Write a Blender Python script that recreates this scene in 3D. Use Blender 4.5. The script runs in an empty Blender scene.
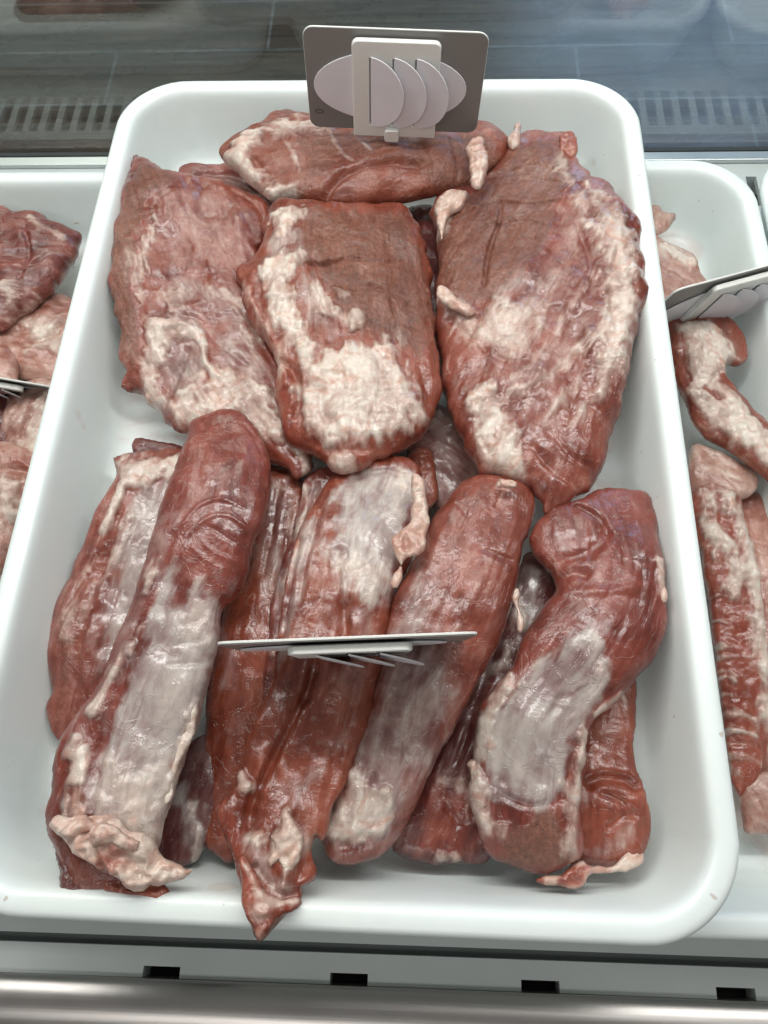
import bpy, math
import numpy as np
from mathutils import Matrix, Vector

S = bpy.context.scene
COL = S.collection
rng = np.random.default_rng(7)

# ------------------------------------------------------------------ camera (pose solved from the tray's corners)
CAM = np.array([0.0416, -0.0253, 0.5444])
PIT, YAW, ROL, FPX = 0.4268, 0.1044, -0.0834, 778.5


def rot(p, y, r):
    def rx(a): return np.array([[1, 0, 0], [0, math.cos(a), -math.sin(a)], [0, math.sin(a), math.cos(a)]])
    def rz(a): return np.array([[math.cos(a), -math.sin(a), 0], [math.sin(a), math.cos(a), 0], [0, 0, 1]])
    return rz(y) @ rx(p) @ rz(r)


CM = rot(PIT, YAW, ROL)
cd = bpy.data.cameras.new("camera")
cd.sensor_fit = 'VERTICAL'
cd.sensor_height = 24.0
cd.lens = FPX / 1024 * 24.0
cd.clip_start = 0.01
cd.clip_end = 60
cam = bpy.data.objects.new("camera", cd)
COL.objects.link(cam)
cam.matrix_world = Matrix.Translation(Vector(CAM)) @ Matrix(CM.tolist()).to_4x4()
S.camera = cam


def ray(px, py):
    d = np.array([(px - 384) / FPX, (512 - py) / FPX, -1.0])
    return CM @ d


def at(px, py, z):
    """point of the place at height z that the photograph shows at a pixel"""
    d = ray(px, py)
    t = (z - CAM[2]) / d[2]
    return CAM + d * t


# ------------------------------------------------------------------ noise
_perm = np.random.default_rng(3).permutation(4096).astype(np.int64)
_grad = np.random.default_rng(4).normal(size=(4096, 3))
_grad /= np.linalg.norm(_grad, axis=1)[:, None]


def perlin(P, seed=0):
    P = np.asarray(P, float) + seed * 17.31
    I = np.floor(P).astype(np.int64)
    F = P - I
    U = F * F * F * (F * (F * 6 - 15) + 10)
    out = np.zeros(len(P))
    for dx in (0, 1):
        for dy in (0, 1):
            for dz in (0, 1):
                h = _perm[(I[:, 0] + dx) & 4095]
                h = _perm[(h + I[:, 1] + dy) & 4095]
                h = _perm[(h + I[:, 2] + dz) & 4095]
                g = _grad[h]
                n = g[:, 0] * (F[:, 0] - dx) + g[:, 1] * (F[:, 1] - dy) + g[:, 2] * (F[:, 2] - dz)
                w = (U[:, 0] if dx else 1 - U[:, 0]) * (U[:, 1] if dy else 1 - U[:, 1]) * (U[:, 2] if dz else 1 - U[:, 2])
                out += n * w
    return out * 1.6


def fbm(P, seed=0, octv=3):
    o, a, s = 0, 1.0, 1.0
    for k in range(octv):
        o = o + a * perlin(np.asarray(P) * s, seed + k)
        a *= .5
        s *= 2.03
    return o


def sstep(a, b, x):
    t = np.clip((x - a) / (b - a), 0, 1)
    return t * t * (3 - 2 * t)


# ------------------------------------------------------------------ materials
def mat(name):
    m = bpy.data.materials.new(name)
    m.use_nodes = True
    nt = m.node_tree
    b = nt.nodes['Principled BSDF']
    return m, nt, b


def node(nt, typ, **kw):
    n = nt.nodes.new(typ)
    for k, v in kw.items():
        if k in ('op', 'operation'):
            n.operation = v
        elif k.startswith('i'):
            pass
        else:
            setattr(n, k, v)
    return n


def mth(nt, op, a, b=None, c=None, clamp=False):
    n = nt.nodes.new('ShaderNodeMath')
    n.operation = op
    n.use_clamp = clamp
    for i, v in enumerate((a, b, c)):
        if v is None:
            continue
        if isinstance(v, (int, float)):
            n.inputs[i].default_value = v
        else:
            nt.links.new(v, n.inputs[i])
    return n.outputs[0]


def mixc(nt, f, a, b):
    n = nt.nodes.new('ShaderNodeMix')
    n.data_type = 'RGBA'
    n.clamp_factor = True
    for s, v in ((n.inputs[0], f), (n.inputs[6], a), (n.inputs[7], b)):
        if isinstance(v, tuple):
            s.default_value = (*v, 1) if len(v) == 3 else v
        elif isinstance(v, (int, float)):
            s.default_value = v
        else:
            nt.links.new(v, s)
    return n.outputs[2]


def smooth(nt, x, lo, hi):
    n = nt.nodes.new('ShaderNodeMapRange')
    n.interpolation_type = 'SMOOTHSTEP'
    nt.links.new(x, n.inputs[0])
    n.inputs[1].default_value = lo
    n.inputs[2].default_value = hi
    return n.outputs[0]


def noise(nt, vec, scale, det=3, rough=.55, sc=None, dist=0):
    if sc is not None:
        v = nt.nodes.new('ShaderNodeVectorMath')
        v.operation = 'MULTIPLY'
        nt.links.new(vec, v.inputs[0])
        v.inputs[1].default_value = sc
        vec = v.outputs[0]
    n = nt.nodes.new('ShaderNodeTexNoise')
    n.inputs['Scale'].default_value = scale
    n.inputs['Detail'].default_value = det
    n.inputs['Roughness'].default_value = rough
    n.inputs['Distortion'].default_value = dist
    nt.links.new(vec, n.inputs['Vector'])
    return n.outputs[0]


def ramp(nt, x, stops):
    n = nt.nodes.new('ShaderNodeValToRGB')
    el = n.color_ramp.elements
    while len(el) < len(stops):
        el.new(.5)
    for e, (p, c) in zip(el, stops):
        e.position = p
        e.color = (*c, 1)
    nt.links.new(x, n.inputs[0])
    return n.outputs[0]


def meat_material(name, dark, mid, light, fatw=(.72, .635, .555), fatp=(.57, .34, .265)):
    m, nt, b = mat(name)
    dark, mid, light = (tuple(v * w_ for v, w_ in zip(q, k_)) for q, k_ in ((dark, (.98, .88, .85)), (mid, (1.10, .98, .92)), (light, (1.12, 1.0, .95))))
    at_m = nt.nodes.new('ShaderNodeAttribute'); at_m.attribute_name = 'tissue'
    at_f = nt.nodes.new('ShaderNodeAttribute'); at_f.attribute_name = 'fibre'
    sep = nt.nodes.new('ShaderNodeSeparateColor')
    nt.links.new(at_m.outputs['Color'], sep.inputs[0])
    fat, film, raw, brown = sep.outputs[0], sep.outputs[1], sep.outputs[2], at_m.outputs['Alpha']
    fv = at_f.outputs['Vector']
    tc = nt.nodes.new('ShaderNodeTexCoord')
    ob = tc.outputs['Object']

    def c0(x, k):                                                # centred noise times k
        return mth(nt, 'MULTIPLY_ADD', x, k, -.5 * k)

    def add(*xs):
        r = xs[0]
        for x_ in xs[1:]:
            r = mth(nt, 'ADD', r, x_)
        return r
    blot = noise(nt, ob, 34, 5, .6, dist=.5)
    fine = noise(nt, ob, 330, 4, .65)
    strand = noise(nt, fv, 1, 4, .55, sc=(38, 260, 260), dist=.7)    # along the fibres
    wide = noise(nt, fv, 1, 4, .6, sc=(26, 95, 95), dist=1.1)
    grain = noise(nt, fv, 1, 2, .6, sc=(190, 1300, 1300))
    cross = noise(nt, fv, 1, 3, .6, sc=(420, 70, 70), dist=1.3)      # crinkles across the fibres
    # muscle
    x = add(mth(nt, 'MULTIPLY', blot, .62), mth(nt, 'MULTIPLY', strand, .20), mth(nt, 'MULTIPLY', wide, .24), c0(fine, .12))
    c = ramp(nt, x, [(.40, dark), (.63, mid), (.86, light)])
    # oxidised, dry cut face
    bc = ramp(nt, add(mth(nt, 'MULTIPLY', fine, .42), mth(nt, 'MULTIPLY', strand, .25), mth(nt, 'MULTIPLY', blot, .33)),
              [(.36, (.095, .030, .017)), (.53, (.20, .067, .039)), (.72, (.34, .15, .10))])
    bm = smooth(nt, add(brown, c0(blot, .9), c0(fine, .25)), .15, .92)
    c = mixc(nt, bm, c, bc)
    # wet red flesh
    rc = ramp(nt, add(mth(nt, 'MULTIPLY', blot, .6), mth(nt, 'MULTIPLY', wide, .4)),
              [(.35, (.19, .034, .02)), (.55, (.31, .072, .042)), (.75, (.45, .18, .11))])
    rm = smooth(nt, add(raw, c0(wide, .8), c0(blot, .4)), .20, 1.0)
    c = mixc(nt, mth(nt, 'MULTIPLY', rm, .9), c, rc)
    # thin marbling and threads of connective tissue
    mar = smooth(nt, add(mth(nt, 'MULTIPLY', wide, .62), mth(nt, 'MULTIPLY', strand, .38)), .58, .76)
    c = mixc(nt, mth(nt, 'MULTIPLY', mar, .20), c, (.50, .31, .27))
    vn = noise(nt, ob, 46, 3, .5, dist=1.6)
    vein = smooth(nt, mth(nt, 'ABSOLUTE', mth(nt, 'SUBTRACT', vn, .5)), .016, .0)
    c = mixc(nt, mth(nt, 'MULTIPLY', vein, mth(nt, 'MULTIPLY_ADD', smooth(nt, blot, .45, .65), .26, .02)), c, (.56, .40, .35))
    # silverskin: a translucent film
    sc_ = ramp(nt, add(mth(nt, 'MULTIPLY', blot, .62), mth(nt, 'MULTIPLY', wide, .38), c0(film, .10)),
               [(.34, (.22, .125, .118)), (.46, (.345, .27, .262)), (.56, (.475, .435, .405)), (.70, (.62, .575, .515))])
    fm0 = add(film, c0(strand, .45), c0(wide, .95), c0(blot, .55))
    fm = mth(nt, 'MULTIPLY', smooth(nt, fm0, .05, 1.15), mth(nt, 'MULTIPLY_ADD', film, .46, .36), clamp=True)
    c = mixc(nt, fm, c, sc_)
    # fat: thin and pink at its margin, thick and cream within
    lump = noise(nt, ob, 60, 5, .6, dist=.8)
    fx = add(fat, c0(wide, .85), c0(blot, .55), c0(fine, .22))
    ft = smooth(nt, fx, .14, 1.0)
    midc = tuple((p_ * .45 + w_ * .55) for p_, w_ in zip(fatp, fatw))
    fc = ramp(nt, add(mth(nt, 'MULTIPLY', lump, .62), mth(nt, 'MULTIPLY', blot, .38), c0(fat, .16)),
              [(.33, fatp), (.45, midc), (.60, fatw)])
    op = mth(nt, 'MULTIPLY', ft, mth(nt, 'MULTIPLY_ADD', smooth(nt, add(lump, c0(blot, .6)), .34, .60), .36, .60))
    c = mixc(nt, op, c, fc)
    # tinge of juice in the fat
    ju = smooth(nt, noise(nt, ob, 62, 4, .6, dist=1.2), .48, .74)
    c = mixc(nt, mth(nt, 'MULTIPLY', mth(nt, 'MULTIPLY', ju, ft), .66), c, (.50, .19, .115))
    nt.links.new(c, b.inputs['Base Color'])
    # surface
    ro = mth(nt, 'MULTIPLY_ADD', blot, .34, .17)
    ro = mth(nt, 'MULTIPLY_ADD', bm, .16, ro)
    ro = mth(nt, 'MULTIPLY_ADD', ft, .06, ro, clamp=True)
    nt.links.new(ro, b.inputs['Roughness'])
    b.inputs['Specular IOR Level'].default_value = .5
    cw = mth(nt, 'MULTIPLY_ADD', bm, -.30, smooth(nt, noise(nt, ob, 52, 4, .65, dist=.6), .30, .58), clamp=True)
    nt.links.new(mth(nt, 'MULTIPLY', cw, .85), b.inputs['Coat Weight'])
    b.inputs['Coat Roughness'].default_value = .13
    b.inputs['Coat IOR'].default_value = 1.42
    b.subsurface_method = 'RANDOM_WALK'
    b.inputs['Subsurface Weight'].default_value = .10
    b.inputs['Subsurface Radius'].default_value = (1.0, .35, .22)
    b.inputs['Subsurface Scale'].default_value = .004
    bare = mth(nt, 'MULTIPLY_ADD', mth(nt, 'MAXIMUM', ft, fm), -.78, 1.0)
    h = add(mth(nt, 'MULTIPLY', strand, .50), mth(nt, 'MULTIPLY', fine, .28), mth(nt, 'MULTIPLY', grain, .22),
            mth(nt, 'MULTIPLY', mth(nt, 'MULTIPLY', cross, smooth(nt, blot, .44, .64)), .7))
    h = add(mth(nt, 'MULTIPLY', h, bare), mth(nt, 'MULTIPLY', wide, .8), mth(nt, 'MULTIPLY', blot, 1.2))
    h = mth(nt, 'MULTIPLY_ADD', mth(nt, 'MULTIPLY', bm, fine), 2.2, h)
    h = mth(nt, 'MULTIPLY_ADD', mth(nt, 'MULTIPLY', ft, lump), 2.6, h)
    h = mth(nt, 'MULTIPLY_ADD', vein, .3, h)
    bp = nt.nodes.new('ShaderNodeBump')
    bp.inputs['Strength'].default_value = .75
    bp.inputs['Distance'].default_value = .0006
    nt.links.new(h, bp.inputs['Height'])
    nt.links.new(bp.outputs[0], b.inputs['Normal'])
    nt.links.new(bp.outputs[0], b.inputs['Coat Normal'])
    return m


M = {}
M['rose'] = meat_material('rose_meat', (.13, .028, .018), (.275, .078, .051), (.45, .18, .125))
M['plum'] = meat_material('plum_meat', (.11, .022, .0155), (.235, .058, .041), (.40, .145, .105))
M['russet'] = meat_material('russet_meat', (.135, .027, .0145), (.275, .072, .039), (.43, .16, .092))
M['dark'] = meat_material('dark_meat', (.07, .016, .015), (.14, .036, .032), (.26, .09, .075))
M['pale'] = meat_material('pale_meat', (.25, .10, .075), (.42, .21, .165), (.58, .37, .30), fatp=(.66, .42, .33))
M['fat'] = meat_material('trimmed_fat', (.34, .12, .09), (.50, .27, .21), (.6, .4, .32), fatw=(.74, .635, .545), fatp=(.62, .38, .29))


def plastic(name, colr, rough=.35, sss=0.0, bump=0.0):
    m, nt, b = mat(name)
    tc = nt.nodes.new('ShaderNodeTexCoord')
    n1 = noise(nt, tc.outputs['Object'], 9, 5, .6)
    n2 = noise(nt, tc.outputs['Object'], 160, 4, .7)
    k = tuple(v * .94 for v in colr)
    nt.links.new(mixc(nt, smooth(nt, n1, .35, .65), k, colr), b.inputs['Base Color'])
    r = mth(nt, 'MULTIPLY_ADD', n1, .16, rough - .08)
    r = mth(nt, 'MULTIPLY_ADD', n2, .10, r)
    nt.links.new(r, b.inputs['Roughness'])
    if sss:
        b.inputs['Subsurface Weight'].default_value = sss
        b.inputs['Subsurface Radius'].default_value = (1, 1, 1)
        b.inputs['Subsurface Scale'].default_value = .006
    if bump:
        bp = nt.nodes.new('ShaderNodeBump')
        bp.inputs['Strength'].default_value = .3
        bp.inputs['Distance'].default_value = bump
        nt.links.new(n2, bp.inputs['Height'])
        nt.links.new(bp.outputs[0], b.inputs['Normal'])
    return m


def tray_material():
    m, nt, b = mat('white_tray_plastic')
    tc = nt.nodes.new('ShaderNodeTexCoord')
    ob = tc.outputs['Object']
    n1 = noise(nt, ob, 7, 4, .6)
    n2 = noise(nt, ob, 55, 5, .7)
    spots = smooth(nt, noise(nt, ob, 30, 2, .4), .765, .80)       # dried juice
    specks = smooth(nt, noise(nt, ob, 130, 1, .4), .785, .80)
    c = mixc(nt, smooth(nt, n1, .3, .7), (.79, .865, .855), (.83, .89, .88))
    c = mixc(nt, mth(nt, 'MULTIPLY', spots, .30), c, (.62, .50, .40))
    c = mixc(nt, mth(nt, 'MULTIPLY', specks, .5), c, (.45, .30, .24))
    zz = nt.nodes.new('ShaderNodeSeparateXYZ')
    nt.links.new(ob, zz.inputs[0])
    low = smooth(nt, zz.outputs[2], .016, .006)
    jz = smooth(nt, noise(nt, ob, 11, 5, .65, dist=1.0), .47, .66)
    c = mixc(nt, mth(nt, 'MULTIPLY', mth(nt, 'MULTIPLY', low, jz), .42), c, (.56, .33, .26))
    nt.links.new(c, b.inputs['Base Color'])
    r = mth(nt, 'MULTIPLY_ADD', n2, .25, .20)
    nt.links.new(r, b.inputs['Roughness'])
    b.inputs['Subsurface Weight'].default_value = .25
    b.inputs['Subsurface Radius'].default_value = (.9, 1, 1)
    b.inputs['Subsurface Scale'].default_value = .006
    bp = nt.nodes.new('ShaderNodeBump')
    bp.inputs['Strength'].default_value = .25
    bp.inputs['Distance'].default_value = .0006
    nt.links.new(n2, bp.inputs['Height'])
    nt.links.new(bp.outputs[0], b.inputs['Normal'])
    return m


M['tray'] = tray_material()
M['tagwhite'] = plastic('tag_white_plastic', (.86, .87, .83), .38, .1)
M['disc'] = plastic('tag_disc_plastic', (.80, .79, .83), .35)
M['taggrey'] = plastic('tag_grey_plastic', (.23, .225, .215), .30, bump=.0001)
M['tagedge'] = plastic('tag_mark', (.10, .10, .10), .5)
M['deck'] = plastic('grey_enamel', (.60, .645, .635), .32)
M['deckrear'] = plastic('grey_enamel_rear', (.58, .63, .62), .35)
M['gapshade'] = plastic('gap_shade', (.10, .118, .112), .5)  # shade of the gap behind the slotted strip, put into the colour
M['black'] = plastic('black_slot', (.006, .006, .006), .7)
M['gasket'] = plastic('dark_gasket', (.03, .035, .035), .5)


def metal(name, colr, rough, stretch):
    m, nt, b = mat(name)
    tc = nt.nodes.new('ShaderNodeTexCoord')
    n1 = noise(nt, tc.outputs['Object'], 1, 4, .6, sc=stretch)
    n2 = noise(nt, tc.outputs['Object'], 14, 3, .6)
    b.inputs['Metallic'].default_value = 1
    nt.links.new(mixc(nt, n2, tuple(v * .85 for v in colr), colr), b.inputs['Base Color'])
    r = mth(nt, 'MULTIPLY_ADD', n1, .14, rough - .07)
    r = mth(nt, 'MULTIPLY_ADD', n2, .10, r)
    nt.links.new(r, b.inputs['Roughness'])
    bp = nt.nodes.new('ShaderNodeBump')
    bp.inputs['Strength'].default_value = .25
    bp.inputs['Distance'].default_value = .0002
    nt.links.new(n1, bp.inputs['Height'])
    nt.links.new(bp.outputs[0], b.inputs['Normal'])
    return m


M['steel'] = metal('brushed_steel', (.53, .505, .485), .28, (6, 900, 900))
M['alu'] = metal('satin_aluminium', (.70, .73, .73), .38, (6, 700, 700))


def glass_material():
    m = bpy.data.materials.new('clear_glass')
    m.use_nodes = True
    nt = m.node_tree
    nt.nodes.clear()
    out = nt.nodes.new('ShaderNodeOutputMaterial')
    tr = nt.nodes.new('ShaderNodeBsdfTransparent')
    tr.inputs[0].default_value = (.86, .92, .91, 1)
    gl = nt.nodes.new('ShaderNodeBsdfGlossy')
    gl.inputs['Roughness'].default_value = .015
    ge = nt.nodes.new('ShaderNodeNewGeometry')
    dt = nt.nodes.new('ShaderNodeVectorMath')
    dt.operation = 'DOT_PRODUCT'
    nt.links.new(ge.outputs['Normal'], dt.inputs[0])
    nt.links.new(ge.outputs['Incoming'], dt.inputs[1])
    cs = mth(nt, 'ABSOLUTE', dt.outputs['Value'])
    fr = mth(nt, 'MULTIPLY_ADD', mth(nt, 'POWER', mth(nt, 'SUBTRACT', 1.0, cs), 5.0), .88, .115)
    mx = nt.nodes.new('ShaderNodeMixShader')
    nt.links.new(fr, mx.inputs[0])
    nt.links.new(tr.outputs[0], mx.inputs[1])
    nt.links.new(gl.outputs[0], mx.inputs[2])
    nt.links.new(mx.outputs[0], out.inputs[0])
    return m


M['glass'] = glass_material()

# ------------------------------------------------------------------ object helpers


def props(o, label=None, cat=None, group=None, kind=None):
    for k, v in (('label', label), ('category', cat), ('group', group), ('kind', kind)):
        if v:
            o[k] = v
    return o


def mesh_obj(name, verts, faces, m, parent=None, smooth_=True):
    me = bpy.data.meshes.new(name)
    me.from_pydata([tuple(map(float, v)) for v in verts], [], [tuple(map(int, f)) for f in faces])
    me.materials.append(m)
    if smooth_:
        me.polygons.foreach_set('use_smooth', np.ones(len(me.polygons), bool))
    me.update()
    o = bpy.data.objects.new(name, me)
    COL.objects.link(o)
    if parent:
        o.parent = parent
    return o


def empty(name, loc=(0, 0, 0), mw=None):
    o = bpy.data.objects.new(name, None)
    o.empty_display_size = .02
    COL.objects.link(o)
    if mw is not None:
        o.matrix_world = mw
    else:
        o.location = loc
    return o


def bevel(o, w, seg=2):
    md = o.modifiers.new('bevel', 'BEVEL')
    md.width = w
    md.segments = seg
    md.limit_method = 'ANGLE'
    md.angle_limit = math.radians(40)
    return o


def box(name, x0, x1, y0, y1, z0, z1, m, parent=None, bv=0.0):
    v = [(x, y, z) for z in (z0, z1) for y in (y0, y1) for x in (x0, x1)]
    f = [(0, 2, 3, 1), (4, 5, 7, 6), (0, 1, 5, 4), (2, 6, 7, 3), (0, 4, 6, 2), (1, 3, 7, 5)]
    o = mesh_obj(name, v, f, m, parent, False)
    if bv:
        bevel(o, bv)
    return o


def prism(name, pts, z0, z1, m, parent=None, bv=0.0, holes=None):
    """plan outline extruded along local z"""
    n = len(pts)
    v = [(x, y, z0) for x, y in pts] + [(x, y, z1) for x, y in pts]
    f = [tuple(range(n - 1, -1, -1)), tuple(range(n, 2 * n))]
    f += [(i, (i + 1) % n, n + (i + 1) % n, n + i) for i in range(n)]
    o = mesh_obj(name, v, f, m, parent, False)
    if bv:
        bevel(o, bv)
    return o


def rrect(w, h, r, n=8, cx=0, cy=0):
    pts = []
    for sx, sy, a0 in ((1, 1, 0), (-1, 1, 90), (-1, -1, 180), (1, -1, 270)):
        for k in range(n + 1):
            a = math.radians(a0 + 90 * k / n)
            pts.append((cx + sx * (w / 2 - r) + r * math.cos(a), cy + sy * (h / 2 - r) + r * math.sin(a)))
    return pts


# ------------------------------------------------------------------ trays
def tray_mesh(name, W, L, m, parent=None, H=.065):
    prof = [(.024, 0), (.021, .0015), (.0185, .006), (.0062, .052), (.0030, .0555), (.0008, .0575), (0, .0600), (.0006, .0625),
            (.0022, .0642), (.0045, H), (.0085, H), (.0112, .0646), (.0133, .0630), (.0148, .0600), (.0162, .0545), (.0195, .0400), (.0232, .0240),
            (.0262, .0140), (.0310, .0085), (.0400, .0052), (.056, .0042), (.10, .0040)]
    n = 14
    V, F = [], []
    for d, z in prof:
        r = max(.052 - d * .9, .014)
        V += [(x, y, z) for x, y in rrect(W - 2 * d, L - 2 * d, r, n)]
    N = 4 * (n + 1)
    for k in range(len(prof) - 1):
        for i in range(N):
            j = (i + 1) % N
            F.append((k * N + i, k * N + j, (k + 1) * N + j, (k + 1) * N + i))
    F.append(tuple(range(N - 1, -1, -1)))
    F.append(tuple((len(prof) - 1) * N + i for i in range(N)))
    o = mesh_obj(name, V, F, m, parent)
    md = o.modifiers.new('sub', 'SUBSURF')
    md.levels = md.render_levels = 1
    return o


TZ = .066                                     # the middle tray stands on its neighbours' rims
tray = tray_mesh('meat_tray', .40, .591, M['tray'])
tray.location = (.0028, -.056 + .2955, TZ)
tray.rotation_euler[2] = -.0094
props(tray, 'large white tray in the middle, raised above its neighbours, filled with dark red cuts', 'tray', 'white plastic trays in the display case')
for cx, lab in ((-.3130, 'white plastic tray at the left edge, holding pale fatty cuts'),
                (.1080, 'white plastic tray to the right, holding fatty meat strips'),
                (.5260, 'rounded corner of a white plastic tray at the far right edge')):
    t = tray_mesh('meat_tray', .415, .578 if cx > 0 else .550, M['tray'])
    t.location = (cx, {-.3130: .512 - .275, .1080: .5205 - .289, .5260: .532 - .289}[cx], .0)
    props(t, lab, 'tray', 'white plastic trays in the display case')

# ------------------------------------------------------------------ meat


def poly_sd(X, Y, P):
    """signed distance (inside positive) and nearest boundary point to a closed polygon"""
    A = P
    B = np.roll(P, -1, 0)
    best = np.full(len(X), 1e9)
    nx = np.zeros(len(X)); ny = np.zeros(len(X))
    inside = np.zeros(len(X), bool)
    for (ax, ay), (bx, by) in zip(A, B):
        dx, dy = bx - ax, by - ay
        L2 = dx * dx + dy * dy + 1e-18
        t = np.clip(((X - ax) * dx + (Y - ay) * dy) / L2, 0, 1)
        qx, qy = ax + t * dx, ay + t * dy
        d = (X - qx) ** 2 + (Y - qy) ** 2
        w = d < best
        best[w] = d[w]; nx[w] = qx[w]; ny[w] = qy[w]
        c = (ay > Y) != (by > Y)
        if abs(dy) > 1e-15:
            inside ^= c & (X < ax + (Y - ay) * dx / dy)
    d = np.sqrt(best)
    return np.where(inside, d, -d), nx, ny


def line_d(X, Y, P):
    """distance to an open polyline, the arc length there and the signed side"""
    best = np.full(len(X), 1e9); s = np.zeros(len(X)); sg = np.zeros(len(X)); acc = 0
    n = len(P) - 1
    for k in range(n):
        ax, ay = P[k]; bx, by = P[k + 1]
        dx, dy = bx - ax, by - ay
        L = math.hypot(dx, dy) + 1e-12
        t = ((X - ax) * dx + (Y - ay) * dy) / L
        tc = np.clip(t, -9 if k == 0 else 0, 9 if k == n - 1 else L)
        tr = np.clip(t, 0, L)
        d = np.hypot(X - ax - tc * dx / L, Y - ay - tc * dy / L)
        w = d < best
        best[w] = d[w]
        s[w] = acc + tc[w]
        sg[w] = (((X - ax) * dy - (Y - ay) * dx) / L)[w]
        acc += L
    return best, s, sg


def seg_d(X, Y, P):
    best = np.full(len(X), 1e9); T = np.zeros(len(X))
    n = len(P) - 1
    for k in range(n):
        ax, ay = P[k]; bx, by = P[k + 1]
        dx, dy = bx - ax, by - ay
        L2 = dx * dx + dy * dy + 1e-18
        t = np.clip(((X - ax) * dx + (Y - ay) * dy) / L2, 0, 1)
        d = np.hypot(X - ax - t * dx, Y - ay - t * dy)
        w = d < best
        best[w] = d[w]; T[w] = (k + t[w]) / n
    return best, T


def catmull(P, step, closed=True):
    P = np.asarray(P, float)
    n = len(P)
    out = []
    for i in range(n if closed else n - 1):
        if closed:
            p0, p1, p2, p3 = P[i - 1], P[i], P[(i + 1) % n], P[(i + 2) % n]
        else:
            p0, p1, p2, p3 = P[max(i - 1, 0)], P[i], P[i + 1], P[min(i + 2, n - 1)]
        m = max(2, int(np.linalg.norm(p2 - p1) / step))
        for k in range(m):
            t = k / m
            out.append(.5 * (2 * p1 + (p2 - p0) * t + (2 * p0 - 5 * p1 + 4 * p2 - p3) * t * t + (3 * p1 - p0 - 3 * p2 + p3) * t ** 3))
    if not closed:
        out.append(P[-1])
    return np.array(out)


def poisson(mask, h):
    """solves lap u = -1 inside the mask: sqrt(2u) is a round, inflated height"""
    def solve(mk, hh, u, it):
        w = np.zeros_like(u)
        for _ in range(it):
            w[1:-1, 1:-1] = .25 * (u[:-2, 1:-1] + u[2:, 1:-1] + u[1:-1, :-2] + u[1:-1, 2:] + hh * hh)
            u = np.where(mk, w, 0)
        return u
    levels = [(mask, h)]
    while min(levels[-1][0].shape) > 24 and len(levels) < 4:
        mk, hh = levels[-1]
        ny, nx = mk.shape
        levels.append((mk[::2, ::2].copy(), hh * 2))
    u = None
    for mk, hh in reversed(levels):
        mk = mk.copy()
        mk[0] = mk[-1] = False
        mk[:, 0] = mk[:, -1] = False
        if u is None:
            u = solve(mk, hh, np.zeros(mk.shape), 900)
        else:
            ny, nx = mk.shape
            yi = np.minimum(np.arange(ny) / 2, u.shape[0] - 1); xi = np.minimum(np.arange(nx) / 2, u.shape[1] - 1)
            y0 = np.floor(yi).astype(int); x0 = np.floor(xi).astype(int)
            y1 = np.minimum(y0 + 1, u.shape[0] - 1); x1 = np.minimum(x0 + 1, u.shape[1] - 1)
            fy = (yi - y0)[:, None]; fx = (xi - x0)[None]
            u = (u[np.ix_(y0, x0)] * (1 - fy) * (1 - fx) + u[np.ix_(y1, x0)] * fy * (1 - fx) + u[np.ix_(y0, x1)] * (1 - fy) * fx + u[np.ix_(y1, x1)] * fy * fx)
            u = solve(mk, hh, np.where(mk, u, 0), 120)
    return u


CHAN = {'fat': 0, 'film': 1, 'raw': 2, 'brown': 3}


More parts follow.
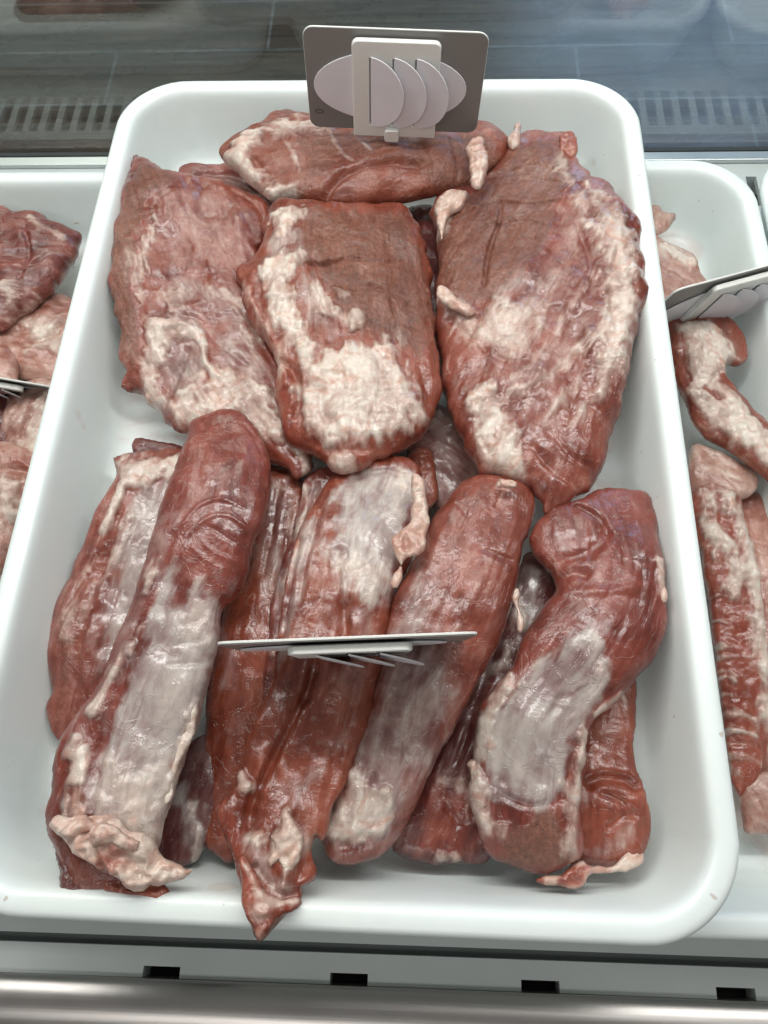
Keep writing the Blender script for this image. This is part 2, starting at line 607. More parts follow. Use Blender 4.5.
def cut(name, outline, zc, spine, m, k=.62, H=.03, kb=.55, paint=(), folds=(), seed=1, res=.0011, rag=.0012, lump=.0022,
        base=(0, 0, 0, 0), floor=TZ + .0045, fatup=.0018, parent=None, label=None, cat='meat', group=None, ridge=.0008, crumple=0, mid=None):
    """A piece of meat: the outline seen from above (pixels of the photograph taken to their heights in the place) inflated to a
    real thickness; zc = [(px, py, z)...] heights of its middle; paint = tissue regions; folds = grooves (or ridges) in it."""
    zc = np.array(zc, float)

    def zpx(p):
        w = 1 / ((zc[:, 0] - p[0]) ** 2 + (zc[:, 1] - p[1]) ** 2 + 900.) ** 1.3
        return (w * zc[:, 2]).sum() / w.sum()

    def world(pts, dz=0.0):
        return np.array([at(p[0], p[1], zpx(p) + dz)[:2] for p in pts])
    ctr = np.array([np.append(at(p[0], p[1], p[2])[:2], p[2]) for p in zc])
    P = catmull(world(outline), .003)
    # ragged edge
    Q = np.roll(P, -1, 0) - np.roll(P, 1, 0)
    Q /= np.linalg.norm(Q, axis=1)[:, None] + 1e-12
    nz = 1.2 * fbm(np.c_[P * 60, np.full(len(P), seed)], seed, 4)
    P = P + np.c_[Q[:, 1], -Q[:, 0]] * (nz * rag)[:, None]
    lo = P.min(0) - res * 3
    hi = P.max(0) + res * 3
    nx, ny = int((hi[0] - lo[0]) / res) + 1, int((hi[1] - lo[1]) / res) + 1
    gx, gy = np.meshgrid(lo[0] + np.arange(nx) * res, lo[1] + np.arange(ny) * res)
    X, Y = gx.ravel(), gy.ravel()
    sd, qx, qy = poly_sd(X, Y, P)
    ins = (sd > res * .35).reshape(ny, nx)
    u = poisson(ins, res)
    # cells that hold an inside vertex
    c = ins[:-1, :-1] | ins[1:, :-1] | ins[:-1, 1:] | ins[1:, 1:]
    # corners of kept cells that stand outside are pulled on to the outline
    used = np.zeros((ny, nx), bool)
    used[:-1, :-1] |= c; used[1:, :-1] |= c; used[:-1, 1:] |= c; used[1:, 1:] |= c
    edge = used & ~ins
    e = edge.ravel()
    X = np.where(e, qx, X); Y = np.where(e, qy, Y)
    idx = np.full(ny * nx, -1)
    ui = np.flatnonzero(used.ravel())
    idx[ui] = np.arange(len(ui))
    nT = len(ui)
    X, Y, e = X[ui], Y[ui], e[ui]
    w = np.sqrt(2 * np.maximum(u.ravel()[ui], 0))
    hgt = H * (1 - np.exp(-k * w / H))
    wt = 1 / ((X[:, None] - ctr[:, 0]) ** 2 + (Y[:, None] - ctr[:, 1]) ** 2 + .0006) ** 1.3
    zmid = (wt * ctr[:, 2]).sum(1) / wt.sum(1)
    for _ in range(3):
        q = (np.c_[X, Y, zmid] - CAM) @ CM
        ux, uy = 384 - FPX * q[:, 0] / q[:, 2], 512 + FPX * q[:, 1] / q[:, 2]
        wt = 1 / ((ux[:, None] - zc[:, 0]) ** 2 + (uy[:, None] - zc[:, 1]) ** 2 + 900.) ** 1.3
        zmid = (wt * zc[:, 2]).sum(1) / wt.sum(1)
    # tissue
    sp = catmull(world(spine, .01), .01, False) if len(spine) > 2 else world(spine, .01)
    _, s, t = line_d(X, Y, sp)
    FV = np.c_[s, t, zmid]
    n_str = fbm(np.c_[s * 55, t * 190, np.full(nT, seed * 3.1)], seed + 5, 3)
    n_iso = fbm(np.c_[X * 85, Y * 85, np.full(nT, seed * 1.7)], seed + 9, 3)
    T = np.zeros((nT, 4)) + np.array(base, float)
    hz = float(np.percentile(hgt, 70))
    for pr in paint:
        ch, pts, amt = pr[0], pr[1], pr[2]
        wid = pr[3] if len(pr) > 3 else None
        soft = pr[4] if len(pr) > 4 else .004
        pw = world(pts, hz)
        if wid is None:
            d, _, _ = poly_sd(X, Y, pw)
        else:
            d0, _ = seg_d(X, Y, catmull(pw, .004, False) if len(pw) > 2 else pw)
            d = wid * .00068 - d0
            soft = min(soft, wid * .0005)
        jit = (n_str * .6 + n_iso * .8) * min(.007, soft * 1.5)
        v = sstep(-soft * 1.5, soft * 1.5, d + jit)
        q = CHAN[ch]
        if ch == 'fat' and amt > .3:                                  # thin film round the fat
            T[:, 1] = np.maximum(T[:, 1], .42 * amt * sstep(-max(soft * 3.0, .005), soft, d + jit))
        T[:, q] = np.clip(T[:, q] + amt * v, 0, 1.15) if amt < 0 else np.maximum(T[:, q], amt * v)
    # relief
    inner = sstep(0, .008, w)
    if mid is None:
        mid = .0003 if lump < .0019 else .0007
    L3 = np.c_[X * 32, Y * 32, np.full(nT, seed * 2.3)]
    dz = lump * fbm(L3, seed, 2) * inner
    dz += ridge * fbm(np.c_[s * 22, t * 130, np.full(nT, seed)], seed + 2, 3) * inner
    dz += .00045 * n_iso * inner * (.6 + T[:, 0])
    dz += fatup * sstep(.1, 1.0, T[:, 0]) * (1 + .7 * n_iso + .3 * n_str) * inner
    dz -= .0006 * T[:, 3] * np.abs(n_iso) * inner
    dz += mid * fbm(np.c_[X * 75, Y * 75, np.full(nT, seed * 4.1)], seed + 3, 3) * inner
    if crumple:
        cr = fbm(np.c_[X * 105, Y * 105, np.full(nT, seed * 1.3)], seed + 6, 2)
        dz += crumple * (.8 - 1.5 * np.abs(cr)) * sstep(0, .004, w)
    for fd in folds:
        pts, dep, wd = fd[0], fd[1], fd[2]
        pw = world(pts, hz)
        d0, tt = seg_d(X, Y, catmull(pw, .004, False) if len(pw) > 2 else pw)
        d0 = d0 + .0006 * n_iso
        prof = np.exp(-(d0 / wd) ** 2) * sstep(0, .12, tt) * sstep(1, .88, tt) if len(fd) < 4 else np.exp(-(d0 / wd) ** 2)
        dz -= dep * prof * inner
    zt = zmid + hgt + dz
    Hb = H * 1.1
    zb = zmid - Hb * (1 - np.exp(-kb * w / Hb)) + .4 * dz
    zt = np.maximum(zt, floor + .0008)
    zb = np.maximum(zb, floor)
    zb = np.minimum(zb, zt - .0004 * inner)
    bi = np.flatnonzero(~e)
    bmap = np.arange(nT)
    bmap[bi] = nT + np.arange(len(bi))
    V = np.r_[np.c_[X, Y, zt], np.c_[X[bi], Y[bi], zb[bi]]]
    # the rim between top and underside
    V[np.flatnonzero(e), 2] = np.maximum(zmid[e], floor + .0004)
    cy, cx = np.nonzero(c)
    a = idx[cy * nx + cx]; b_ = idx[cy * nx + cx + 1]; c_ = idx[(cy + 1) * nx + cx + 1]; d_ = idx[(cy + 1) * nx + cx]
    top = np.c_[a, b_, c_, d_]
    bot = np.c_[bmap[d_], bmap[c_], bmap[b_], bmap[a]]
    same = (bot[:, ::-1] == top).all(1)
    Fq = np.r_[top, bot[~same]]
    me = bpy.data.meshes.new(name)
    cen = V.mean(0) * np.array([1, 1, 0]) + np.array([0, 0, V[:, 2].min()])
    me.vertices.add(len(V))
    org = cen if parent is None else np.array(parent['org'])
    me.vertices.foreach_set('co', (V - org).astype(np.float32).ravel())
    me.loops.add(len(Fq) * 4)
    me.loops.foreach_set('vertex_index', Fq.astype(np.int32).ravel())
    me.polygons.add(len(Fq))
    me.polygons.foreach_set('loop_start', (np.arange(len(Fq)) * 4).astype(np.int32))
    me.polygons.foreach_set('loop_total', np.full(len(Fq), 4, np.int32))
    me.update(calc_edges=True)
    me.validate()
    me.polygons.foreach_set('use_smooth', np.ones(len(me.polygons), bool))
    allT = np.r_[T, T[bi]]
    allF = np.r_[np.c_[FV[:, :2], zt], np.c_[FV[bi][:, :2], zb[bi]]]
    ca = me.attributes.new('tissue', 'FLOAT_COLOR', 'POINT')
    ca.data.foreach_set('color', allT.astype(np.float32).ravel())
    fa = me.attributes.new('fibre', 'FLOAT_VECTOR', 'POINT')
    fa.data.foreach_set('vector', allF.astype(np.float32).ravel())
    me.materials.append(m)
    o = bpy.data.objects.new(name, me)
    COL.objects.link(o)
    if parent is None:
        o.location = cen
        o['org'] = [float(v) for v in cen]
        props(o, label, cat, group)
    else:
        o.parent = parent
        if label:
            o['label'] = label
    return o


def fatbit(parent, outline, z, seed, k=.8, H=.012, m=None, name='fat_lobe', base=(.78, .1, .25, 0), paint=(), rag=.0024, lump=.0022, folds=(), crumple=.0022):
    xs = np.array(outline, float)
    i = np.argmax(((xs[:, None] - xs[None]) ** 2).sum(2).max(1))
    j = np.argmax(((xs - xs[i]) ** 2).sum(1))
    return cut(name, outline, z, [tuple(xs[i]), tuple(xs[j])], m or M['fat'], k=k, H=H, kb=.5, base=base, seed=seed, res=.0008, rag=rag, lump=lump,
               fatup=.0004, parent=parent, paint=paint, folds=folds, crumple=crumple)

GT = 'large flat cuts laid at the back of the middle tray'
GB = 'long cuts laid at the front of the middle tray'

# ---- back row
under_l = cut('meat_cut', [(178, 172), (190, 166), (215, 166), (240, 168), (262, 185), (275, 212), (268, 240), (230, 235), (195, 210)],
              [(220, 195, .094)], [(185, 180), (270, 215)], M['plum'], k=.5, H=.014, base=(0, .15, .1, 0), seed=21, group=GT,
              label='dark edge of a small cut behind the wide pinkish cut at the upper left', lump=.003,
              paint=[('brown', [(200, 180), (250, 185), (265, 200), (220, 195)], .7)],
              folds=[([(188, 176), (215, 172), (245, 178), (262, 196)], .004, .003)])
under_m = cut('meat_cut', [(402, 218), (425, 205), (446, 215), (452, 250), (450, 300), (440, 330), (425, 330), (408, 280)],
              [(430, 260, .088)], [(425, 215), (435, 330)], M['dark'], k=.5, H=.016, seed=22, group=GT,
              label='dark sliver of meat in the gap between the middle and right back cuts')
left_cut = cut('meat_cut',
    [(135, 155), (148, 162), (163, 171), (178, 173), (192, 176), (210, 178), (235, 190), (258, 198), (272, 210), (272, 240), (262, 262), (256, 285),
     (262, 320), (278, 355), (290, 395), (302, 425), (312, 452), (309, 470), (297, 479), (280, 470), (268, 458), (252, 447), (232, 438), (212, 434), (190, 434), (176, 429),
     (160, 414), (146, 402), (139, 392), (128, 391), (127, 382), (132, 374), (124, 352), (117, 330), (113, 305), (107, 290), (111, 270), (109, 245), (110, 228), (121, 215), (124, 200), (131, 180)],
    [(140, 180, .122), (112, 290, .121), (124, 370, .112), (240, 220, .110), (180, 300, .106), (140, 390, .094), (230, 400, .104), (300, 465, .108)],
    [(150, 180), (185, 270), (240, 360), (300, 450)], M['rose'], k=.50, H=.0175, kb=.7, seed=1, group=GT, rag=.0042, lump=.0030,
    label='wide pinkish cut with streaky white fat at the back left of the middle tray', base=(.05, .12, 0, .1),
    paint=[('film', [(150, 185), (200, 178), (240, 192), (266, 208), (262, 262), (238, 280), (200, 268), (165, 262), (150, 230)], .40, None, .008),
           ('film', [(165, 262), (205, 275), (238, 290), (250, 320), (262, 340), (280, 385), (260, 372), (225, 330), (190, 300), (160, 300)], .62, None, .006),
           ('film', [(205, 320), (250, 335), (285, 390), (300, 430), (255, 395), (215, 365)], .70, None, .008),
           ('film', [(150, 305), (200, 310), (215, 350), (205, 390), (165, 400), (150, 360)], .66, None, .006),
           ('fat', [(147, 190), (152, 215), (143, 240), (134, 262), (133, 285), (141, 300), (146, 280), (146, 255), (156, 228), (156, 200)], .78, None, .0035),
           ('fat', [(165, 270), (180, 280), (190, 300), (185, 322), (165, 315), (152, 300)], .60, None, .005),
           ('fat', [(140, 312), (168, 318), (196, 322), (190, 338), (168, 345), (160, 365), (158, 392), (166, 412), (150, 402), (138, 385), (134, 365), (142, 345)], .85, None, .004),
           ('fat', [(212, 372), (245, 368), (270, 388), (288, 418), (300, 445), (280, 440), (262, 432), (235, 430), (205, 430), (180, 424), (168, 408), (182, 392), (205, 395)], .82, None, .005),
           ('fat', [(162, 330), (190, 330), (205, 345), (207, 366), (222, 380), (232, 382)], .95, 5, .002),
           ('fat', [(205, 285), (235, 300), (246, 320), (258, 336)], .55, 7, .003),
           ('fat', [(180, 405), (198, 380), (215, 365)], .6, 6, .003),
           ('fat', [(290, 440), (304, 455), (304, 472)], .8, 5, .002),
           ('fat', [(140, 225), (128, 240), (126, 270)], .4, 5, .003),
           ('brown', [(136, 156), (150, 163), (180, 175), (160, 186), (146, 192), (142, 215), (132, 245), (126, 275), (134, 305), (140, 335), (132, 368), (124, 362), (114, 320), (106, 285), (108, 230)], .95, None, .003),
           ('brown', [(168, 362), (186, 345), (193, 365), (185, 392), (170, 402)], .75, None, .004),
           ('raw', [(255, 435), (282, 430), (296, 448), (294, 474), (275, 466)], .6, None, .004),
           ('raw', [(215, 250), (255, 262), (258, 280), (235, 282), (205, 262)], .35, None, .008)],
    folds=[([(152, 198), (150, 225), (141, 255), (138, 292)], .0016, .0018), ([(205, 345), (208, 368), (224, 382)], -.0022, .0016),
           ([(162, 330), (190, 328), (205, 345)], -.0018, .0016), ([(210, 288), (235, 300), (262, 345), (290, 400)], .0014, .002),
           ([(165, 318), (195, 318), (215, 340), (260, 372)], .0016, .002), ([(170, 398), (178, 370), (190, 345)], .002, .0022),
           ([(120, 230), (124, 280), (130, 330)], -.0012, .002), ([(225, 180), (255, 200), (262, 220)], .0012, .002), ([(250, 400), (285, 430), (300, 450)], .0015, .002)])

top_cut = cut('meat_cut',
    [(218, 151), (236, 139), (256, 129), (266, 123), (282, 114), (300, 115), (318, 120), (350, 124), (400, 128), (440, 126), (478, 124), (500, 132), (509, 143),
     (503, 158), (486, 172), (472, 184), (445, 191), (415, 196), (385, 200), (352, 206), (328, 207), (306, 203), (290, 199), (272, 200), (264, 194), (251, 183), (238, 172), (226, 162)],
    [(230, 155, .122), (290, 160, .120), (400, 165, .121), (500, 145, .119)], [(225, 160), (330, 165), (505, 150)], M['russet'],
    k=.62, H=.024, seed=2, group=GT, lump=.0028, label='rolled cut lying crosswise along the back edge of the tray, under the upright tag', base=(.05, .1, .05, .45),
    paint=[('fat', [(216, 150), (238, 137), (262, 124), (268, 135), (246, 150), (258, 164), (262, 172), (276, 178), (296, 182), (296, 200), (272, 198), (258, 182), (236, 168)], .95, None, .004),
           ('fat', [(258, 126), (282, 112), (316, 116), (350, 122), (320, 132), (295, 138), (272, 138)], .8, None, .005),
           ('fat', [(282, 140), (292, 152), (300, 170)], .5, 3, .001), ('fat', [(330, 132), (338, 150), (352, 160)], .5, 3, .001), ('fat', [(352, 135), (370, 150)], .5, 3, .001),
           ('brown', [(300, 140), (500, 130), (500, 160), (440, 188), (400, 160), (340, 165), (300, 190)], .8, None, .008),
           ('raw', [(330, 200), (350, 175), (385, 166), (430, 168), (455, 185), (420, 196), (350, 206)], .45, None, .006),
           ('raw', [(384, 150), (395, 165), (390, 178)], .5, 5, .003), ('raw', [(490, 130), (505, 140)], .8, 5, .003)],
    folds=[([(312, 206), (326, 188), (350, 170), (385, 162), (430, 160)], .006, .0032), ([(250, 152), (268, 172), (276, 194)], .002, .002),
           ([(420, 140), (430, 165), (432, 188)], .0015, .002), ([(450, 135), (458, 160), (455, 185)], .0014, .002)])
fatbit(top_cut, [(466, 146), (472, 139), (481, 139), (486, 147), (488, 165), (486, 182), (480, 190), (472, 186), (469, 170)],
       [(478, 160, .142)], 41, H=.009)

right_cut = cut('meat_cut',
    [(512, 142), (524, 136), (540, 132), (556, 134), (572, 133), (577, 148), (574, 160), (586, 172), (592, 184), (606, 186), (616, 200), (628, 212), (638, 224), (640, 250), (641, 285),
     (650, 290), (648, 308), (641, 318), (634, 352), (626, 382), (618, 410), (608, 448), (597, 480), (582, 498), (560, 508), (545, 514), (538, 506), (530, 490), (512, 480), (494, 474), (478, 476),
     (470, 460), (460, 430), (448, 405), (441, 370), (436, 330), (435, 300), (438, 260), (436, 230), (430, 208), (440, 194), (458, 192), (474, 190), (488, 180), (498, 162)],
    [(540, 150, .112), (450, 230, .112), (625, 225, .125), (645, 300, .125), (450, 340, .110), (630, 350, .120), (540, 300, .116), (540, 420, .116), (600, 470, .108), (545, 505, .118), (475, 460, .116)],
    [(640, 190), (560, 320), (500, 470)], M['rose'], k=.52, H=.026, kb=.75, seed=3, group=GT, rag=.0030, lump=.0026,
    label='big cut at the back right, half brown and half covered in white fat', base=(.05, .15, 0, .1),
    paint=[('brown', [(510, 140), (560, 132), (578, 150), (575, 170), (555, 205), (545, 245), (520, 275), (500, 298), (460, 305), (436, 285), (430, 205), (475, 190), (495, 165)], .92, None, .006),
           ('film', [(545, 245), (580, 200), (608, 240), (610, 300), (585, 360), (545, 410), (505, 430), (500, 380), (540, 340), (545, 300), (510, 290)], .42, None, .008),
           ('film', [(500, 290), (545, 262), (560, 230), (575, 240), (560, 285), (540, 310)], .58, None, .008),
           ('film', [(530, 400), (605, 370), (600, 430), (570, 480), (545, 500), (525, 460)], .30, None, .01),
           ('fat', [(437, 286), (452, 294), (478, 308), (505, 300), (540, 295), (552, 305), (545, 325), (535, 345), (512, 362), (492, 355), (470, 338), (450, 312)], .74, None, .007),
           ('fat', [(588, 182), (608, 190), (622, 206), (638, 226), (642, 270), (641, 305), (634, 335), (622, 372), (610, 395), (596, 392), (592, 360), (606, 330), (600, 300), (606, 262), (596, 238), (590, 210)], .84, None, .006),
           ('fat', [(470, 392), (482, 383), (500, 384), (506, 400), (513, 420), (522, 440), (532, 460), (524, 472), (504, 470), (486, 455), (474, 430)], .92, None, .004),
           ('fat', [(606, 322), (575, 352), (540, 380), (508, 395)], .62, 7, .003), ('fat', [(616, 345), (585, 372), (560, 400), (545, 420)], .55, 6, .003),
           ('fat', [(598, 270), (570, 310), (545, 350), (515, 380)], .40, 6, .003), ('fat', [(612, 385), (590, 400), (572, 425)], .55, 6, .003),
           ('fat', [(560, 150), (572, 185), (590, 220)], .62, 9, .004), ('fat', [(576, 245), (560, 285), (575, 300)], .35, 12, .006),
           ('fat', [(529, 478), (540, 500), (546, 514)], .95, 4, .0015), ('fat', [(476, 470), (505, 476), (534, 490)], .8, 4, .002),
           ('fat', [(434, 205), (448, 196), (458, 200), (450, 215), (440, 235)], .7, None, .003),
           ('raw', [(556, 272), (566, 264), (578, 262)], .9, 4, .002), ('raw', [(596, 190), (612, 200), (628, 222)], .6, 7, .004), ('raw', [(566, 136), (576, 150)], .9, 6, .003),
           ('raw', [(446, 210), (455, 204)], .8, 4, .002)],
    folds=[([(502, 200), (499, 222), (492, 240), (487, 262), (484, 290)], .0042, .0014), ([(468, 208), (500, 200), (540, 204), (565, 200)], .0030, .0014),
           ([(478, 226), (510, 222), (545, 226)], .0026, .0013), ([(510, 166), (535, 160), (560, 172)], .0026, .0013), ([(500, 182), (535, 178), (565, 186)], .0026, .0013),
           ([(520, 240), (550, 238)], .001, .001), ([(446, 292), (470, 306), (480, 318)], -.003, .0028), ([(448, 310), (490, 354), (512, 362)], .0018, .0022),
           ([(575, 220), (592, 262), (590, 300)], .0018, .002), ([(620, 240), (612, 290), (618, 330)], .0016, .002), ([(604, 325), (560, 368), (510, 402)], .0014, .0018),
           ([(480, 395), (478, 425), (492, 452)], .0018, .002), ([(530, 440), (560, 470), (590, 482)], .0012, .002), ([(545, 425), (575, 455), (600, 460)], .001, .0016)])
fatbit(right_cut, [(508, 142), (514, 128), (519, 124), (522, 134), (520, 148), (512, 152)], [(515, 138, .124)], 42, H=.005)
fatbit(right_cut, [(437, 288), (443, 287), (456, 298), (470, 306), (474, 313), (466, 316), (452, 309), (441, 299)], [(455, 300, .131)], 43, H=.006, name='fat_ridge')
fatbit(right_cut, [(432, 206), (441, 196), (455, 192), (470, 194), (466, 205), (452, 216), (446, 230), (441, 240), (437, 225)], [(448, 208, .127)], 44, H=.006, name='fat_flap', paint=[('raw', [(452, 204), (460, 202)], .6, 7)])
fatbit(right_cut, [(558, 140), (566, 133), (574, 133), (577, 147), (573, 160), (564, 155)], [(568, 145, .122)], 45, H=.006, name='loose_scrap', base=(.25, 0, .9, 0))

middle_cut = cut('meat_cut',
    [(270, 206), (282, 200), (300, 204), (322, 207), (352, 206), (380, 203), (402, 204), (412, 212), (420, 226), (427, 250), (431, 280), (435, 310), (438, 345), (441, 375), (440, 395), (434, 415), (422, 434),
     (404, 447), (384, 456), (362, 468), (346, 474), (334, 472), (322, 463), (306, 452), (292, 444), (284, 428), (276, 405), (274, 390), (280, 375), (272, 355), (258, 332), (250, 318), (243, 300), (240, 284), (236, 270), (252, 262), (262, 250), (264, 225)],
    [(275, 215, .126), (400, 215, .118), (250, 285, .124), (430, 300, .114), (340, 320, .124), (290, 430, .122), (430, 410, .120), (345, 468, .126)],
    [(330, 200), (335, 320), (350, 470)], M['russet'], k=.54, H=.025, kb=.8, seed=4, group=GT, rag=.0024, lump=.0026,
    label='thick middle cut of the back row, brown-faced with a large white fat patch', base=(.05, .1, .1, .1),
    paint=[('brown', [(300, 206), (352, 206), (408, 206), (430, 275), (437, 340), (420, 350), (385, 338), (350, 332), (322, 285), (304, 262), (300, 235)], .95, None, .006),
           ('film', [(264, 225), (300, 224), (302, 265), (285, 280), (258, 275)], .7, None, .005),
           ('film', [(300, 262), (330, 290), (345, 330), (330, 345), (305, 320), (292, 285)], .62, None, .006),
           ('fat', [(268, 206), (282, 200), (303, 206), (304, 214), (292, 226), (284, 238), (276, 232)], .95, None, .003),
           ('fat', [(256, 272), (272, 255), (290, 248), (300, 256), (298, 268), (291, 282), (293, 305), (303, 325), (318, 345), (322, 365), (308, 372), (296, 362), (284, 342), (272, 318), (262, 295)], .95, None, .004),
           ('fat', [(318, 350), (338, 352), (352, 338), (372, 345), (386, 338), (398, 350), (402, 370), (420, 392), (424, 410), (408, 424), (385, 432), (355, 440), (330, 440), (312, 428), (302, 410), (298, 388), (304, 365)], 1.0, None, .005),
           ('fat', [(318, 286), (326, 305), (338, 318), (352, 326)], .8, 7, .003), ('fat', [(345, 325), (356, 315), (362, 328)], .7, 5, .003), ('fat', [(336, 290), (344, 298)], .6, 5, .002),
           ('fat', [(330, 452), (350, 458)], .7, 7, .003), ('fat', [(405, 330), (395, 345)], .5, 6, .003), ('fat', [(240, 275), (252, 300), (268, 335), (282, 368)], .5, 5, .003),
           ('raw', [(246, 285), (258, 318), (274, 352), (284, 380), (284, 410), (298, 440)], .85, 11, .005), ('raw', [(300, 446), (340, 462), (385, 450), (428, 424)], .7, 12, .006),
           ('raw', [(388, 352), (398, 372), (410, 392)], .75, 6, .003), ('raw', [(398, 395), (408, 405)], .9, 7, .003), ('raw', [(312, 398), (330, 404)], .35, 6, .004),
           ('raw', [(432, 330), (438, 380), (430, 420)], .5, 10, .006)],
    folds=[([(306, 262), (322, 266), (345, 258)], .0050, .0016), ([(345, 258), (375, 262), (400, 255)], .0028, .0013), ([(340, 232), (372, 236)], .0028, .0013), ([(368, 286), (384, 292)], .0030, .0013), ([(390, 300), (396, 318)], .0028, .0013),
           ([(276, 352), (292, 368), (298, 392), (292, 415)], .0042, .0022), ([(284, 362), (284, 385)], -.003, .003), ([(300, 262), (318, 290), (332, 325)], .002, .002),
           ([(246, 290), (262, 318), (276, 345)], -.0016, .002), ([(305, 432), (340, 446), (395, 438)], .0020, .0022), ([(340, 355), (350, 385), (342, 415)], .0016, .002), ([(375, 350), (382, 385), (372, 420)], .0014, .002), ([(325, 370), (320, 400), (328, 425)], .0014, .002)])

gap_piece = cut('meat_cut', [(412, 415), (440, 405), (470, 430), (480, 470), (470, 500), (440, 510), (415, 490), (405, 450)], [(440, 455, .082)],
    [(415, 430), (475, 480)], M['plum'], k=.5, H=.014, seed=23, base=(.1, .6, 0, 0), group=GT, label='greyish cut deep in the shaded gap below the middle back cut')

# ---- front row, lower layer
far_left_back = cut('meat_cut', [(134, 445), (142, 438), (165, 442), (188, 448), (196, 462), (180, 480), (150, 475), (136, 462)], [(165, 455, .091)],
    [(138, 445), (192, 460)], M['dark'], k=.5, H=.011, seed=24, base=(0, 0, .15, .2), group=GB, label='dark brown end of a cut poking out behind the pale film-covered cut on the left', rag=.002)
far_left = cut('meat_cut',
    [(113, 458), (125, 455), (140, 452), (158, 450), (178, 448), (200, 452), (215, 480), (205, 540), (180, 620), (150, 690), (110, 745), (75, 745), (58, 740), (50, 722), (46, 706), (51, 690), (49, 668), (51, 640), (54, 612),
     (64, 588), (74, 565), (84, 545), (93, 525), (102, 505), (112, 490), (118, 476)],
    [(130, 470, .098), (160, 500, .098), (90, 600, .092), (70, 720, .086), (140, 650, .092)], [(160, 450), (125, 540), (85, 640), (65, 740)], M['rose'],
    k=.58, H=.021, seed=5, base=(.08, .22, 0, .1), group=GB, lump=.0026, label='film-veiled cut at the far left, under another cut',
    paint=[('film', [(128, 490), (165, 470), (190, 465), (180, 520), (160, 580), (130, 640), (95, 690), (98, 640), (108, 580), (118, 530)], .9, None, .008),
           ('fat', [(112, 460), (140, 452), (180, 450), (196, 462), (170, 478), (148, 482), (132, 492), (118, 484)], .85, None, .005),
           ('fat', [(120, 490), (113, 510), (106, 528)], .9, 5, .002), ('fat', [(128, 520), (112, 560), (96, 590), (86, 625)], .5, 8, .005), ('fat', [(92, 560), (74, 590), (66, 640)], .45, 6, .004),
           ('film', [(150, 500), (165, 490), (160, 540), (142, 590)], 1.0, None, .004),
           ('brown', [(55, 620), (75, 590), (85, 640), (72, 690), (58, 740), (46, 708)], .55, None, .006), ('raw', [(52, 690), (60, 720), (70, 740)], .5, 10, .005), ('raw', [(100, 520), (85, 560), (70, 590)], .3, 10, .006)],
    folds=[([(122, 500), (105, 560), (84, 620), (78, 700)], .0016, .0025), ([(140, 500), (120, 580), (100, 660)], .0012, .002), ([(60, 640), (58, 690)], .0012, .002)])
mauve_end = cut('meat_cut', [(148, 790), (165, 765), (190, 742), (215, 735), (228, 770), (224, 815), (205, 850), (196, 862), (170, 868), (152, 858), (144, 830)],
    [(180, 810, .088)], [(215, 740), (160, 860)], M['dark'], k=.6, H=.018, seed=25, base=(0, .35, 0, 0), group=GB, label='dark mauve end of a cut in the shade right of the fat-trimmed front end',
    paint=[('film', [(180, 795), (192, 820), (196, 852)], .95, 8, .003), ('fat', [(188, 800), (196, 830), (194, 856)], .6, 4, .002)])
red_strip = cut('meat_cut', [(258, 470), (280, 466), (302, 480), (308, 520), (300, 570), (292, 640), (280, 710), (262, 780), (246, 840), (232, 862), (214, 852), (204, 842), (202, 800), (205, 740), (208, 690), (215, 640), (226, 602), (244, 580), (254, 530)],
    [(280, 490, .094), (245, 640, .096), (225, 800, .088)], [(285, 470), (250, 620), (222, 850)], M['russet'], k=.62, H=.020, seed=6, base=(0, .05, .30, 0), group=GB, lump=.0018,
    label='smooth red strip of meat running down the gap left of the front tag',
    paint=[('film', [(262, 475), (298, 480), (300, 530), (285, 580), (262, 600), (255, 540)], .65, None, .008), ('film', [(225, 640), (230, 665), (222, 680)], .5, 8, .005),
           ('fat', [(272, 480), (292, 500), (290, 530)], .5, 5, .003)],
    folds=[([(280, 480), (272, 530), (262, 580)], .002, .002), ([(290, 500), (286, 540), (276, 590)], .002, .002)])
pale_strip = cut('meat_cut', [(302, 482), (314, 472), (330, 468), (344, 478), (340, 510), (325, 545), (312, 590), (298, 650), (284, 700), (270, 720), (262, 690), (268, 640), (272, 600), (282, 560), (294, 530), (300, 505)],
    [(320, 490, .102), (285, 620, .106)], [(325, 470), (300, 560), (272, 710)], M['plum'], k=.6, H=.016, seed=7, base=(.05, .35, 0, 0), group=GB, lump=.0025,
    label='narrow streaky strip squeezed along the left side of the centre cut with the fat cord',
    paint=[('fat', [(303, 486), (306, 515), (296, 560), (284, 600)], .75, 6, .003), ('fat', [(300, 560), (290, 610), (276, 650)], .55, 5, .003), ('film', [(310, 490), (300, 540), (285, 590)], .8, 10, .006)],
    folds=[([(318, 480), (306, 540), (288, 610)], .003, .002), ([(308, 510), (298, 560), (282, 640)], .002, .0015)])
dark_notch = cut('meat_cut', [(404, 470), (412, 452), (428, 450), (438, 470), (436, 500), (424, 510), (412, 500)], [(420, 478, .090)], [(415, 452), (430, 505)], M['russet'], k=.6, H=.013, seed=26,
    base=(.1, 0, .5, .3), group=GB, label='rough dark red scrap beside the top of the fat cord', rag=.002, lump=.003)
